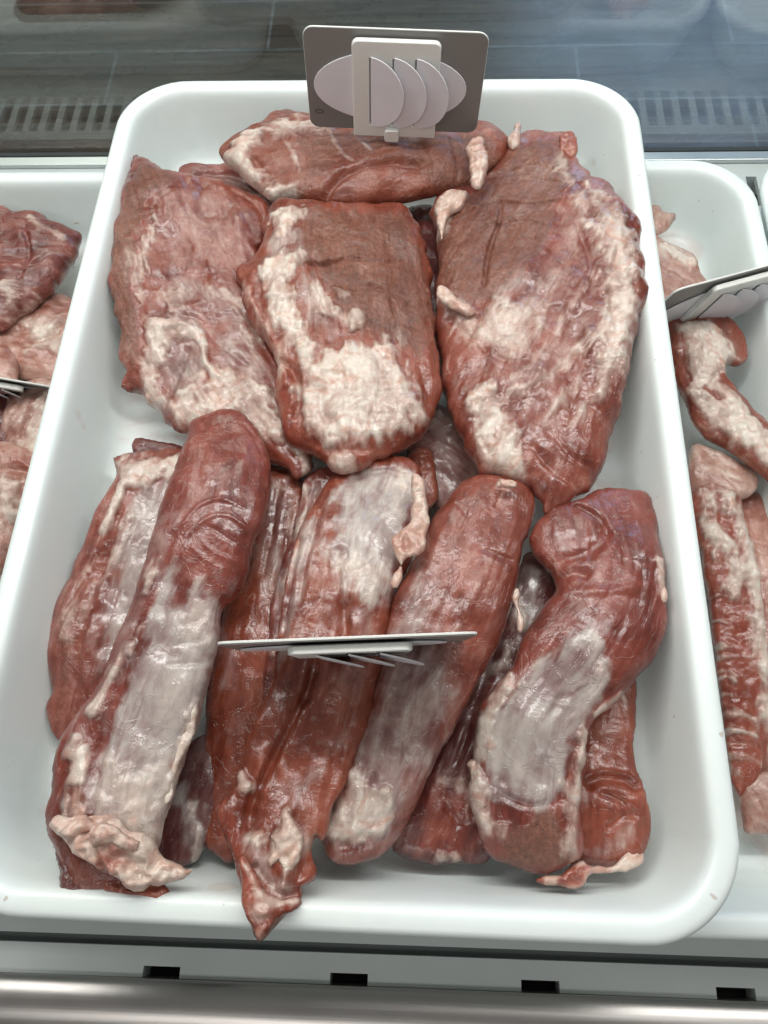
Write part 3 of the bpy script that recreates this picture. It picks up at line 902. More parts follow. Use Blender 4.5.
between = cut('meat_cut', [(520, 562), (530, 552), (548, 560), (556, 590), (545, 640), (520, 690), (505, 740), (498, 790), (495, 840), (487, 862), (462, 863), (430, 863), (400, 856), (392, 840), (404, 800), (425, 770), (450, 730), (470, 690), (490, 650), (508, 610)],
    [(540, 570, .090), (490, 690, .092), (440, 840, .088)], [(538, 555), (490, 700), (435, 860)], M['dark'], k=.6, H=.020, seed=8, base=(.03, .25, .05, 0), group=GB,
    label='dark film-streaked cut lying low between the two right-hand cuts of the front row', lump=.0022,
    paint=[('film', [(520, 570), (545, 560), (545, 610), (530, 640), (515, 620)], .9, None, .005), ('film', [(500, 600), (512, 640), (490, 690), (470, 720), (455, 760), (440, 770), (470, 690)], .65, None, .008),
           ('fat', [(516, 590), (520, 620), (510, 650), (496, 670)], .6, 6, .003), ('raw', [(440, 780), (480, 775), (492, 840), (470, 862), (410, 858), (420, 800)], .75, None, .008),
           ('fat', [(455, 785), (470, 795), (478, 815)], .6, 8, .005), ('fat', [(440, 858), (455, 862)], .8, 4, .002), ('raw', [(492, 690), (485, 720), (478, 750)], .7, 8, .004)],
    folds=[([(500, 640), (475, 710), (455, 770)], .002, .002), ([(440, 790), (460, 830)], .0015, .002)])
fatbit(between, [(511, 594), (517, 590), (520, 606), (524, 622), (520, 634), (515, 622), (513, 606)], [(517, 612, .120)], 46, H=.005, name='fat_string')
low_right = cut('meat_cut', [(560, 720), (590, 690), (615, 672), (632, 672), (637, 690), (635, 720), (634, 745), (636, 768), (643, 786), (650, 812), (650, 838), (642, 858), (625, 866), (600, 866), (575, 866), (555, 850), (545, 790)],
    [(610, 710, .088), (610, 820, .094)], [(610, 670), (615, 860)], M['russet'], k=.58, H=.020, seed=9, base=(0, .08, .18, .05), group=GB, lump=.002,
    label='red cut on the tray floor at the lower right, half under the curved cut',
    paint=[('fat', [(622, 690), (628, 705)], .6, 3, .0015), ('film', [(600, 850), (620, 838), (632, 830)], .5, 6, .004), ('raw', [(638, 800), (648, 830), (640, 855)], .5, 8, .004), ('film', [(590, 720), (610, 740)], .25, 14, .006)],
    folds=[([(584, 786), (605, 778), (628, 782), (642, 792)], .0042, .003), ([(596, 792), (620, 800), (640, 820)], .0014, .0018), ([(605, 830), (625, 815), (640, 815)], .0012, .0018)])
fatbit(low_right, [(530, 879), (545, 874), (560, 872), (572, 862), (584, 860), (588, 864), (606, 866), (618, 862), (626, 854), (632, 848), (636, 854), (641, 852), (640, 860), (630, 866), (618, 870), (604, 872), (592, 874), (586, 884), (576, 890), (560, 887), (546, 886), (534, 884)],
       [(540, 880, .107), (580, 872, .105), (635, 856, .096)], 47, H=.008, name='fat_tail', paint=[('raw', [(532, 880), (545, 876)], .9, 9), ('fat', [(534, 880), (540, 880)], -1, 3), ('raw', [(560, 868), (584, 866), (584, 884), (560, 884)], 1, None, .003), ('fat', [(560, 868), (586, 866), (584, 884), (562, 884)], -.9, None, .003)])

# ---- front row, upper layer
center_cut = cut('meat_cut',
    [(322, 490), (336, 474), (352, 464), (372, 460), (392, 458), (410, 460), (420, 470), (424, 490), (424, 520), (416, 555), (400, 580), (392, 605), (386, 640), (378, 680), (370, 715), (358, 752), (344, 785), (334, 805), (328, 830), (322, 842), (316, 836),
     (312, 850), (318, 868), (314, 880), (302, 886), (300, 904), (286, 914), (272, 930), (259, 942), (250, 925), (243, 905), (238, 882), (234, 860), (226, 840), (219, 822), (222, 802), (236, 782), (246, 748), (258, 720), (270, 690), (276, 650), (282, 605), (288, 570), (298, 535), (310, 512)],
    [(380, 470, .108), (350, 560, .120), (330, 650, .120), (300, 740, .114), (270, 820, .116), (270, 880, .132), (258, 938, .143)],
    [(385, 460), (345, 600), (300, 740), (258, 930)], M['russet'], k=.60, H=.024, seed=10, base=(.03, .08, .18, .05), group=GB, lump=.0026, rag=.0012,
    label='cream-patched centre cut with a fat cord, its tip over the front rim',
    paint=[('film', [(330, 488), (352, 470), (392, 462), (418, 472), (416, 520), (402, 560), (392, 585), (380, 606), (368, 610), (352, 592), (334, 568), (326, 545), (340, 510)], 1.0, None, .005),
           ('fat', [(340, 545), (360, 560), (392, 560), (388, 588), (370, 608), (352, 594), (332, 568)], .62, None, .008), ('fat', [(392, 466), (415, 470), (412, 500), (402, 540), (396, 500)], .6, None, .006),
           ('film', [(312, 515), (300, 560), (288, 610), (280, 650)], .8, 8, .004), ('film', [(330, 500), (312, 550), (300, 600), (296, 640)], .5, 6, .004), ('film', [(360, 610), (366, 640), (350, 680)], .5, 14, .008),
           ('film', [(290, 640), (330, 600), (350, 620), (340, 640), (310, 650)], .45, None, .006), ('film', [(320, 770), (300, 790)], .6, 5, .003), ('film', [(345, 735), (325, 758)], .4, 5, .003),
           ('fat', [(240, 775), (244, 785)], .9, 6, .002),
           ('fat', [(284, 810), (291, 808), (297, 822), (302, 838), (300, 856), (290, 870), (284, 874), (276, 862), (270, 872), (268, 855), (276, 840), (272, 832), (282, 826)], 1.0, None, .0025),
           ('fat', [(254, 836), (262, 838)], .7, 6, .002), ('film', [(252, 840), (262, 870), (276, 890)], .7, 9, .004),
           ('raw', [(218, 820), (232, 800), (244, 860), (262, 880), (290, 895), (300, 905), (258, 942), (240, 900)], .95, None, .004), ('raw', [(240, 770), (262, 720), (272, 730), (250, 780), (236, 800)], .6, None, .006), ('raw', [(330, 800), (318, 835)], .7, 8, .004),
           ('raw', [(308, 850), (316, 872), (300, 888)], .7, 8, .004), ('fat', [(262, 905), (258, 930)], .55, 12, .005), ('fat', [(250, 880), (258, 895), (275, 905)], .4, 5, .003),
           ('raw', [(330, 505), (318, 560), (322, 590)], .4, 8, .005)],
    folds=[([(318, 650), (306, 690), (288, 730), (268, 768), (250, 805), (244, 850)], .0065, .0030), ([(345, 600), (342, 640), (330, 690)], .003, .0028), ([(372, 612), (362, 660), (348, 710), (335, 760), (322, 815)], .0022, .0030),
           ([(304, 700), (278, 755), (258, 800)], -.0024, .0028), ([(250, 862), (262, 880), (280, 896), (300, 892)], .0045, .0028), ([(300, 530), (290, 580), (282, 640)], .0028, .0018), ([(322, 505), (306, 560), (298, 610)], .0024, .0018), ([(336, 540), (340, 590), (348, 640)], .0014, .002),
           ([(262, 835), (268, 868), (280, 885)], .0035, .0030), ([(345, 480), (385, 470), (412, 476)], .0012, .002), ([(306, 845), (300, 870), (288, 890)], .003, .0022)])
fatbit(center_cut, [(413, 474), (421, 480), (427, 492), (430, 508), (429, 524), (425, 536), (427, 545), (420, 556), (409, 560), (404, 566), (403, 578), (397, 587), (390, 584), (393, 573), (398, 564), (396, 550), (394, 540), (401, 533), (408, 524), (410, 508), (412, 494)],
       [(425, 490, .134), (412, 540, .137), (396, 578, .138)], 48, H=.010, name='fat_cord', lump=.003)
fatbit(center_cut, [(282, 810), (289, 806), (294, 820), (301, 836), (300, 852), (293, 866), (284, 876), (278, 862), (270, 874), (266, 860), (274, 846), (270, 834), (280, 830)], [(285, 840, .138)], 49, H=.006, name='fat_scrap', m=M['fat'], base=(1.0, .6, 0, 0))
fatbit(center_cut, [(238, 858), (246, 858), (254, 872), (266, 888), (282, 897), (298, 894), (303, 904), (292, 914), (278, 920), (268, 934), (258, 944), (250, 928), (243, 904), (238, 882)], [(245, 870, .138), (288, 904, .145), (258, 940, .150)], 50, H=.010, name='loose_tip', m=M['russet'],
       base=(.12, 0, 1.0, 0), rag=.002, crumple=.0022, paint=[('fat', [(254, 908), (264, 900), (264, 932), (258, 942)], .75, None, .006), ('fat', [(246, 866), (258, 890), (275, 902), (298, 900)], .7, 3, .002)])

right_center = cut('meat_cut',
    [(458, 488), (470, 479), (486, 475), (504, 474), (518, 478), (530, 486), (536, 498), (534, 520), (524, 545), (519, 570), (514, 595), (506, 625), (494, 652), (478, 682), (462, 712), (446, 742), (432, 768), (420, 796), (408, 822), (392, 845), (370, 860), (346, 866), (328, 858), (320, 840), (330, 810), (338, 780), (352, 745), (366, 715), (374, 680), (384, 640), (392, 605), (402, 580), (414, 558), (424, 535), (440, 510)],
    [(500, 485, .112), (450, 600, .118), (400, 720, .112), (355, 850, .104)], [(498, 478), (455, 590), (400, 720), (345, 860)], M['rose'], k=.66, H=.030, seed=11, base=(.03, .12, 0, .05), group=GB, lump=.0018,
    label='smooth rosy cut whose lower half is coated in pale film, right of the centre cut',
    paint=[('film', [(384, 640), (400, 600), (412, 575), (425, 560), (432, 590), (440, 640), (452, 668), (462, 690), (446, 740), (420, 796), (395, 840), (350, 862), (325, 850), (350, 745), (372, 690)], .82, None, .010),
           ('fat', [(388, 660), (415, 655), (440, 665), (452, 690), (430, 740), (400, 770), (380, 730), (384, 690)], .42, None, .012), ('film', [(460, 520), (480, 540), (440, 580), (420, 620), (410, 580)], .42, None, .012),
           ('fat', [(345, 780), (360, 760), (370, 790), (385, 795), (384, 815), (368, 832), (350, 842), (332, 826), (338, 800)], 1.0, None, .005), ('fat', [(328, 822), (345, 832), (362, 830), (380, 815)], 1.0, 9, .003), ('film', [(350, 745), (375, 740), (372, 790), (350, 790)], .9, None, .005),
           ('brown', [(392, 690), (402, 720), (390, 750)], .35, 12, .008), ('fat', [(500, 475), (514, 482), (510, 488), (498, 484)], .9, None, .0015), ('raw', [(455, 492), (490, 478), (498, 490), (470, 500)], .45, None, .006),
           ('fat', [(490, 560), (470, 600), (455, 640)], .28, 5, .003), ('film', [(505, 600), (490, 640), (470, 680)], .35, 6, .004)],
    folds=[([(470, 545), (500, 556), (516, 560)], .0010, .0014), ([(455, 500), (470, 520)], .0008, .001), ([(500, 492), (496, 508)], .0009, .001), ([(425, 600), (418, 640), (408, 680)], .0010, .002), ([(355, 765), (362, 800), (350, 830)], .0018, .002), ([(372, 770), (375, 800)], .0016, .0018), ([(335, 845), (360, 838), (380, 820)], .002, .0022)])
fatbit(right_center, [(496, 478), (506, 477), (516, 482), (515, 488), (506, 490), (498, 486)], [(506, 483, .132)], 52, H=.003, name='fat_scrap')

curved_cut = cut('meat_cut',
    [(528, 537), (534, 525), (545, 513), (556, 504), (568, 505), (580, 500), (590, 492), (602, 488), (616, 488), (630, 490), (644, 494), (652, 504), (657, 522), (661, 548), (664, 575), (666, 602), (665, 622), (660, 645), (650, 662), (636, 678), (622, 694), (609, 708), (596, 718), (588, 730), (585, 745), (583, 765), (582, 795), (583, 825), (584, 850), (572, 862), (556, 872), (540, 873), (526, 871), (508, 864), (494, 858), (484, 846), (478, 830), (472, 812), (469, 792), (471, 770), (473, 750), (477, 728), (480, 708), (494, 688), (504, 674), (514, 660), (522, 638), (534, 618), (546, 602), (556, 590), (552, 574), (542, 564), (533, 554)],
    [(545, 535, .112), (620, 500, .106), (630, 590, .116), (580, 640, .122), (540, 720, .114), (520, 800, .106), (530, 865, .104)],
    [(618, 490), (630, 580), (590, 660), (535, 740), (525, 870)], M['plum'], k=.66, H=.029, seed=12, base=(.02, .08, .05, .05), group=GB, lump=.0018,
    label='S-curved plum-red cut with a silvery patch at the right end of the front row',
    paint=[('film', [(588, 616), (600, 622), (607, 645), (608, 675), (602, 700), (588, 716), (578, 735), (570, 770), (558, 800), (540, 806), (510, 812), (490, 800), (482, 770), (482, 735), (495, 705), (512, 690), (530, 672), (560, 640)], 1.0, None, .003),
           ('fat', [(586, 620), (600, 624), (606, 660), (604, 690), (594, 700), (592, 660)], .50, None, .005), ('fat', [(560, 640), (590, 620), (575, 645), (540, 672), (522, 684)], .35, None, .006),
           ('fat', [(486, 712), (496, 690), (512, 672), (518, 684), (506, 705), (494, 718)], .92, None, .003), ('fat', [(482, 722), (475, 750), (473, 785), (480, 812), (490, 825)], .85, 10, .004), ('fat', [(586, 735), (583, 770), (580, 800)], .85, 5, .002), ('fat', [(575, 790), (572, 830), (576, 852)], .55, 8, .004),
           ('brown', [(512, 832), (530, 818), (556, 810), (570, 830), (574, 856), (556, 872), (526, 870), (500, 858)], 1.0, None, .003), ('brown', [(488, 822), (540, 806), (556, 808), (520, 828), (500, 845)], .5, None, .003),
           ('raw', [(582, 725), (572, 760), (562, 800)], .45, 12, .006), ('raw', [(494, 848), (484, 835)], .6, 12, .005), ('raw', [(560, 588), (590, 592), (620, 590)], .3, 12, .01),
           ('film', [(560, 600), (610, 588), (650, 600), (640, 640), (610, 620)], .22, None, .01), ('fat', [(660, 560), (664, 590)], .8, 4, .0015), ('fat', [(625, 690), (600, 712)], .7, 3, .002), ('film', [(600, 500), (630, 505), (635, 540), (610, 540)], .18, None, .012)],
    folds=[([(580, 503), (592, 512), (602, 522), (608, 534)], .0045, .0022, 1), ([(556, 578), (575, 572), (590, 578)], .003, .003), ([(558, 590), (600, 592), (640, 588)], -.0014, .003), ([(556, 560), (580, 556), (600, 545), (606, 530)], .0022, .004), ([(495, 790), (530, 806), (560, 800)], .0016, .002), ([(580, 735), (568, 775), (560, 805)], .0020, .002), ([(515, 690), (500, 740), (505, 790)], .0012, .0025), ([(560, 690), (550, 740), (540, 790)], .0010, .003),
           ([(570, 690), (590, 680)], -.0008, .0012), ([(550, 700), (575, 708)], -.0008, .001)])
fatbit(curved_cut, [(467, 764), (474, 758), (479, 766), (478, 780), (472, 784)], [(473, 770, .112)], 53, H=.004, name='fat_scrap')
fatbit(curved_cut, [(658, 580), (662, 576), (666, 590), (666, 602), (661, 604), (658, 594)], [(662, 590, .124)], 54, H=.004, name='fat_scrap')

left_cut_top = cut('meat_cut',
    [(192, 421), (204, 417), (216, 412), (230, 410), (242, 414), (254, 424), (262, 438), (268, 452), (270, 475), (269, 500), (262, 525), (252, 550), (247, 575), (240, 592), (228, 604), (221, 612), (219, 640), (213, 668), (206, 692), (199, 720), (190, 745), (180, 775), (172, 800), (164, 822), (160, 845), (150, 868), (130, 885), (100, 893), (78, 890), (66, 880), (58, 858), (50, 838), (46, 818), (52, 792), (55, 765), (62, 742),
     (76, 720), (92, 696), (106, 672), (118, 640), (132, 606), (142, 578), (152, 540), (162, 508), (172, 480), (182, 455), (188, 438)],
    [(230, 420, .124), (215, 520, .132), (170, 640, .124), (130, 740, .118), (100, 860, .122)], [(228, 412), (222, 500), (175, 620), (135, 740), (100, 890)], M['plum'], k=.66, H=.030, seed=13, base=(.02, .10, 0, .02), group=GB, lump=.0017, rag=.0008,
    label='long left cut, dark red above, silvery below, with frilled fat at its end',
    paint=[('film', [(170, 560), (182, 600), (190, 588), (204, 582), (218, 604), (218, 645), (208, 690), (192, 740), (172, 790), (160, 835), (100, 830), (82, 815), (88, 780), (100, 745), (120, 700), (132, 655), (142, 610), (155, 580)], 1.0, None, .005),
           ('fat', [(84, 812), (92, 775), (110, 755), (140, 750), (158, 770), (160, 810), (152, 836), (110, 832)], .62, None, .010), ('fat', [(188, 592), (202, 584), (214, 600), (214, 630), (200, 645), (186, 635), (180, 615)], .52, None, .006),
           ('fat', [(140, 690), (165, 680), (180, 700), (165, 740), (140, 730)], .25, None, .010),
           ('film', [(160, 520), (150, 570), (130, 630), (105, 690), (78, 735)], .55, 12, .007), ('fat', [(118, 660), (104, 690), (92, 712)], .8, 5, .003), ('fat', [(75, 738), (70, 752)], .9, 6, .002), ('fat', [(83, 752), (77, 775)], .95, 7, .002), ('fat', [(62, 805), (74, 800), (78, 818)], .85, 8, .003), ('fat', [(142, 622), (130, 650)], .7, 5, .003), ('fat', [(152, 560), (144, 590)], .6, 5, .003),
           ('fat', [(200, 700), (190, 735), (178, 765), (172, 795)], .7, 7, .003), ('brown', [(52, 830), (66, 845), (84, 878), (100, 892), (70, 885)], .7, None, .006),
           ('raw', [(192, 422), (214, 414), (206, 440), (196, 450)], .35, None, .008), ('raw', [(130, 640), (115, 690), (100, 730)], .4, 10, .006), ('raw', [(60, 760), (70, 790), (60, 810)], .45, 12, .006),
           ('film', [(215, 500), (250, 505), (255, 540), (230, 560), (200, 545), (190, 515)], .24, None, .01), ('film', [(170, 570), (190, 560), (200, 575), (180, 600)], .4, None, .01)],
    folds=[([(180, 530), (200, 506), (222, 499), (246, 508)], -.0010, .0010), ([(186, 540), (205, 520), (228, 515), (252, 530)], -.0010, .0010), ([(205, 525), (225, 535), (248, 548)], .0009, .0012), ([(190, 545), (205, 560), (225, 570)], -.0009, .001), ([(196, 535), (214, 552), (240, 560)], -.0008, .001), ([(210, 575), (228, 585), (240, 590)], .0012, .0014),
           ([(225, 590), (222, 605)], .003, .003), ([(240, 416), (252, 432), (262, 455)], .0014, .0014), ([(130, 660), (112, 710), (96, 770), (92, 815)], .0022, .003), ([(205, 640), (190, 640), (170, 645)], .0008, .0012), ([(205, 660), (185, 662), (165, 665)], .0008, .0012), ([(165, 700), (150, 760), (150, 810)], .0010, .003), ([(205, 615), (190, 622)], .0008, .0012)])
fatbit(left_cut_top, [(50, 826), (58, 816), (76, 818), (96, 816), (112, 822), (128, 826), (142, 838), (158, 852), (164, 862), (182, 860), (196, 866), (190, 876), (168, 880), (150, 882), (134, 888), (116, 878), (100, 880), (88, 868), (74, 852), (62, 840)],
       [(60, 822, .136), (110, 845, .140), (185, 868, .130)], 60, H=.013, k=.75, name='fat_frill', rag=.0036, crumple=.0034, base=(.80, 0, .25, 0),
       paint=[('raw', [(104, 862), (124, 850), (138, 862)], .9, 9, .003), ('fat', [(104, 864), (126, 852)], -.5, 6, .003), ('raw', [(60, 830), (80, 838)], .6, 6, .003), ('fat', [(150, 860), (190, 868)], 1.0, 16, .004)])
for k_, (ol, z_, ex) in enumerate((
        ([(48, 822), (58, 814), (78, 818), (94, 816), (104, 824), (96, 834), (76, 830), (62, 836), (52, 834)], .145, {}),
        ([(92, 826), (108, 820), (126, 828), (138, 842), (128, 852), (112, 844), (98, 842)], .149, {}),
        ([(130, 856), (141, 856), (146, 878), (139, 890), (131, 878)], .139, {}))):
    fatbit(left_cut_top, ol, [(ol[0][0], ol[0][1], z_), (ol[4][0], ol[4][1], z_ - .004)], 61 + k_, H=.006, name='fat_frill', rag=.0040, lump=.0025, crumple=.003, **ex)
fatbit(left_cut_top, [(192, 700), (198, 702), (194, 730), (184, 755), (176, 780), (170, 800), (164, 804), (168, 780), (174, 755), (182, 735)], [(185, 740, .128), (168, 795, .124)], 68, H=.0045, name='fat_cord', base=(.9, .6, 0, 0))
fatbit(left_cut_top, [(58, 845), (66, 848), (74, 862), (84, 874), (96, 884), (92, 894), (76, 900), (64, 892), (60, 872)], [(75, 875, .122)], 69, H=.013, name='cut_end', m=M['dark'], base=(.08, .2, 0, .3), lump=.004, rag=.002)
fatbit(left_cut_top, [(106, 884), (124, 876), (146, 876), (162, 880), (169, 892), (166, 902), (150, 898), (130, 898), (112, 894)], [(140, 888, .126)], 70, H=.009, name='loose_flap', m=M['russet'], base=(.05, 0, .75, 0), lump=.003, folds=[([(125, 888), (145, 884), (160, 890)], .003, .002)])

# ---- tray at the left edge
GL = 'pale fatty pieces in the left tray'
LF = .0045
ll = [cut('meat_piece', [(-60, 300), (-10, 285), (40, 290), (75, 300), (100, 320), (95, 370), (60, 385), (10, 380), (-50, 370)], [(20, 340, .030)], [(-50, 330), (90, 350)], M['pale'], k=.55, H=.022, seed=31, base=(.35, .3, .1, 0), floor=LF, group=GL, lump=.004, paint=[('fat', [(20, 320), (60, 310), (70, 350), (30, 350)], .9, None, .006), ('raw', [(48, 345), (66, 330), (72, 310)], .8, 10, .005)],
          label='pale pink piece just below the dark red chunk in the left tray', folds=[([(20, 345), (45, 340), (70, 320)], .004, .003)]),
      cut('meat_piece', [(-50, 340), (-5, 335), (12, 350), (18, 372), (10, 392), (-40, 395)], [(-10, 365, .044)], [(-40, 365), (15, 365)], M['pale'], k=.6, H=.018, seed=32, base=(.4, .2, .3, 0), floor=LF, group=GL, lump=.004, label='rounded pale lump at the photo edge, left tray, above the small tag', paint=[('raw', [(0, 345), (14, 365)], .6, 8)]),
      cut('meat_piece', [(10, 395), (40, 378), (80, 385), (90, 430), (60, 470), (30, 475), (5, 450)], [(40, 425, .030)], [(20, 460), (70, 390)], M['pale'], k=.6, H=.022, seed=33, base=(.45, .4, .1, 0), floor=LF, group=GL, lump=.004, label='whitish piece just below the small tag in the left tray', folds=[([(18, 440), (35, 410), (60, 395)], .004, .003)], paint=[('fat', [(20, 460), (40, 420), (50, 400)], .9, 14, .005)]),
      cut('meat_piece', [(-60, 390), (-10, 390), (14, 398), (22, 420), (8, 450), (-50, 450)], [(-5, 420, .030)], [(-40, 400), (10, 440)], M['dark'], k=.6, H=.022, seed=34, base=(.1, .2, .2, 0), floor=LF, group=GL, label='dark red piece in shade under the small tag of the left tray'),
      cut('meat_piece', [(-60, 450), (-5, 444), (25, 448), (45, 462), (40, 500), (20, 540), (0, 575), (-50, 580)], [(0, 500, .036)], [(-30, 450), (0, 570)], M['pale'], k=.55, H=.024, seed=35, base=(.3, .3, .3, .05), floor=LF, group=GL, lump=.004, label='orange-pink folded piece lowest in the left tray', paint=[('raw', [(-5, 452), (25, 456)], .9, 12), ('fat', [(0, 475), (25, 480), (10, 520), (-5, 530)], .9, None, .006), ('brown', [(10, 500), (18, 530), (0, 560)], .7, 10)], folds=[([(-10, 470), (20, 468), (34, 480)], .004, .003), ([(20, 490), (8, 540)], .003, .003)])]
cut('meat_piece', [(-60, 225), (-20, 212), (4, 211), (20, 216), (30, 213), (46, 220), (64, 228), (80, 236), (78, 250), (68, 268), (58, 284), (44, 296), (34, 306), (16, 316), (4, 330), (-20, 325), (-60, 310)],
    [(0, 260, .052), (70, 245, .048)], [(-40, 250), (75, 245)], M['dark'], k=.6, H=.024, seed=36, base=(.05, .1, .5, 0), floor=LF, group=GL, lump=.0035, rag=.002, label='dark red chunk with purplish patches at the top of the left tray',
    paint=[('film', [(0, 225), (22, 220), (26, 250), (10, 268), (-5, 262)], .25, None, .006), ('film', [(40, 256), (56, 248)], .5, 6, .003), ('fat', [(-5, 285), (15, 275), (20, 290), (5, 310)], .6, None, .006), ('fat', [(26, 214), (40, 224), (60, 232)], .6, 5, .003), ('fat', [(20, 300), (40, 290)], .6, 6, .004)],
    folds=[([(10, 268), (30, 262), (55, 248), (70, 246)], .003, .002), ([(22, 222), (28, 250), (16, 280)], .002, .002)])

# ---- tray on the right
GR = 'fatty strips in the right tray'
cut('meat_piece', [(640, 520), (690, 520), (720, 560), (730, 650), (735, 760), (742, 790), (790, 760), (830, 700), (790, 520), (740, 490), (690, 488), (650, 495)], [(740, 600, .018)], [(720, 500), (760, 780)], M['pale'], k=.5, H=.012, seed=130, base=(.25, .2, .25, 0), floor=LF, group=GR, lump=.003, label='pale layer of trimmings at the bottom of the right tray, beneath the ribbed strip')
cut('meat_piece', [(650, 236), (668, 243), (684, 250), (694, 258), (698, 272), (706, 285), (708, 305), (690, 325), (660, 325), (640, 290), (640, 250)], [(680, 280, .034)], [(660, 245), (700, 300)], M['pale'], k=.55, H=.02, seed=131, base=(.45, .3, .05, .05), floor=LF, group=GR, lump=.003, label='pale piece behind the tilted tag in the right tray', paint=[('raw', [(668, 275), (690, 285), (695, 300)], .6, 8), ('fat', [(665, 248), (690, 262)], .9, 12)], folds=[([(668, 270), (690, 285)], .003, .002)])
cut('meat_scrap', [(652, 206), (660, 207), (662, 214), (668, 213), (676, 214), (672, 224), (664, 232), (656, 236), (650, 226)], [(662, 220, .036)], [(654, 208), (668, 230)], M['pale'], k=.8, H=.010, seed=132, base=(.55, .1, .4, 0), floor=LF, group=GR, lump=.003, rag=.002, label='small orange scrap at the back of the right tray, beside the middle tray')
rr = np.random.default_rng(5)
ribs = []
yy = 545.
while yy < 770:
    x0_ = 706 + (yy - 545) * .075 + rr.uniform(-3, 3)
    ln = rr.uniform(14, 44) if yy > 640 else rr.uniform(8, 22)
    ribs.append(([(x0_, yy), (x0_ + ln * .5, yy - rr.uniform(0, 5)), (x0_ + ln, yy + rr.uniform(-2, 8))], rr.uniform(.35, .8), rr.uniform(1.6, 4.2)))
    yy += rr.uniform(7, 17) if yy > 640 else rr.uniform(16, 30)
rib = cut('meat_piece', [(690, 500), (704, 486), (722, 488), (736, 496), (744, 516), (752, 545), (760, 590), (765, 650), (768, 720), (762, 770), (745, 795), (734, 790), (724, 740), (716, 660), (706, 580)],
    [(715, 510, .040), (735, 640, .036), (748, 770, .028)], [(735, 480), (738, 640), (745, 800)], M['russet'], k=.6, H=.024, seed=133, crumple=.0010, base=(.02, 0, 1.0, 0), floor=LF, group=GR, lump=.0025, label='long strip with ribbed orange-red meat down the right tray',
    paint=[('fat', [(700, 505), (722, 500), (735, 530), (742, 570), (752, 620), (760, 680), (768, 740), (780, 740), (775, 600), (750, 510), (725, 480), (700, 486)], 1.0, None, .006), ('fat', [(704, 520), (726, 545), (734, 590)], .8, 8, .004), ('film', [(722, 540), (732, 565)], .7, 8)] +
          [('fat', p_, a_, w_ * .7, .0012) for p_, a_, w_ in ribs],
    folds=[(p_, .0012, .0014) for p_, a_, w_ in ribs[::2]])
cut('meat_piece', [(738, 782), (752, 772), (775, 770), (800, 790), (790, 832), (762, 834), (744, 832), (740, 810)], [(760, 805, .026)], [(740, 780), (780, 830)], M['pale'], k=.6, H=.018, seed=134, base=(.5, .1, .3, 0), floor=LF, group=GR, lump=.003, rag=.002, label='pale pinkish end piece lowest in the right tray', paint=[('raw', [(744, 815), (760, 822)], .6, 8)])
bone = cut('meat_piece', [(664, 315), (690, 318), (712, 314), (726, 318), (736, 328), (746, 346), (744, 360), (734, 366), (726, 364), (724, 376), (732, 388), (746, 400), (760, 416), (780, 440), (800, 470), (790, 492), (768, 482), (745, 462), (722, 446), (700, 430), (690, 412), (676, 380)],
    [(690, 340, .048), (735, 345, .046), (740, 430, .046)], [(690, 320), (710, 380), (790, 480)], M['russet'], k=.62, H=.022, seed=135, base=(.05, 0, .35, .1), floor=LF, group=GR, lump=.003, rag=.0018, label='bent strip of white fat edged with red meat, below the tilted tag',
    paint=[('fat', [(680, 326), (705, 320), (722, 334), (735, 350), (738, 362), (724, 362), (720, 378), (735, 395), (760, 420), (790, 460), (790, 470), (765, 462), (735, 440), (708, 420), (694, 398), (688, 370)], 1.0, None, .004), ('raw', [(704, 385), (712, 395), (722, 402)], .9, 4, .002), ('fat', [(706, 388), (720, 400)], -.8, 3, .0015), ('brown', [(712, 318), (730, 322), (744, 344), (742, 360), (728, 342)], .5, None, .004)],
    folds=[([(722, 366), (712, 385), (722, 402)], .003, .003), ([(700, 426), (740, 456), (770, 480)], .003, .003)])
cut('meat_piece', [(690, 446), (715, 450), (742, 464), (758, 482), (745, 500), (715, 498), (690, 490)], [(720, 475, .034)], [(690, 450), (755, 490)], M['pale'], k=.6, H=.018, seed=136, base=(.55, .2, .2, 0), floor=LF, group=GR, lump=.003, label='pale fat lump between the bent fat strip and the ribbed strip', paint=[('raw', [(700, 475), (712, 490)], .9, 10), ('brown', [(700, 480), (712, 492)], .5, 8)])


# ---- display case: deck with rear grille, glass front, aluminium rail, slotted front strip, steel edge


def boxes(name, bs, m, parent, bv=0.0):
    V, F = [], []
    for x0, x1, y0, y1, z0, z1 in bs:
        n = len(V)
        V += [(x, y, z) for z in (z0, z1) for y in (y0, y1) for x in (x0, x1)]
        F += [tuple(n + i for i in f) for f in ((0, 2, 3, 1), (4, 5, 7, 6), (0, 1, 5, 4), (2, 6, 7, 3), (0, 4, 6, 2), (1, 3, 7, 5))]
    o = mesh_obj(name, V, F, m, parent, False)
    if bv:
        bevel(o, bv)
    return o


case = empty('display_case', (0, .25, -.05))
props(case, 'grey refrigerated display case under the trays, with glass front, slotted strip and brushed steel edge', 'display case')


def incase(o):
    o.location = (0, -.25, .05)
    return o


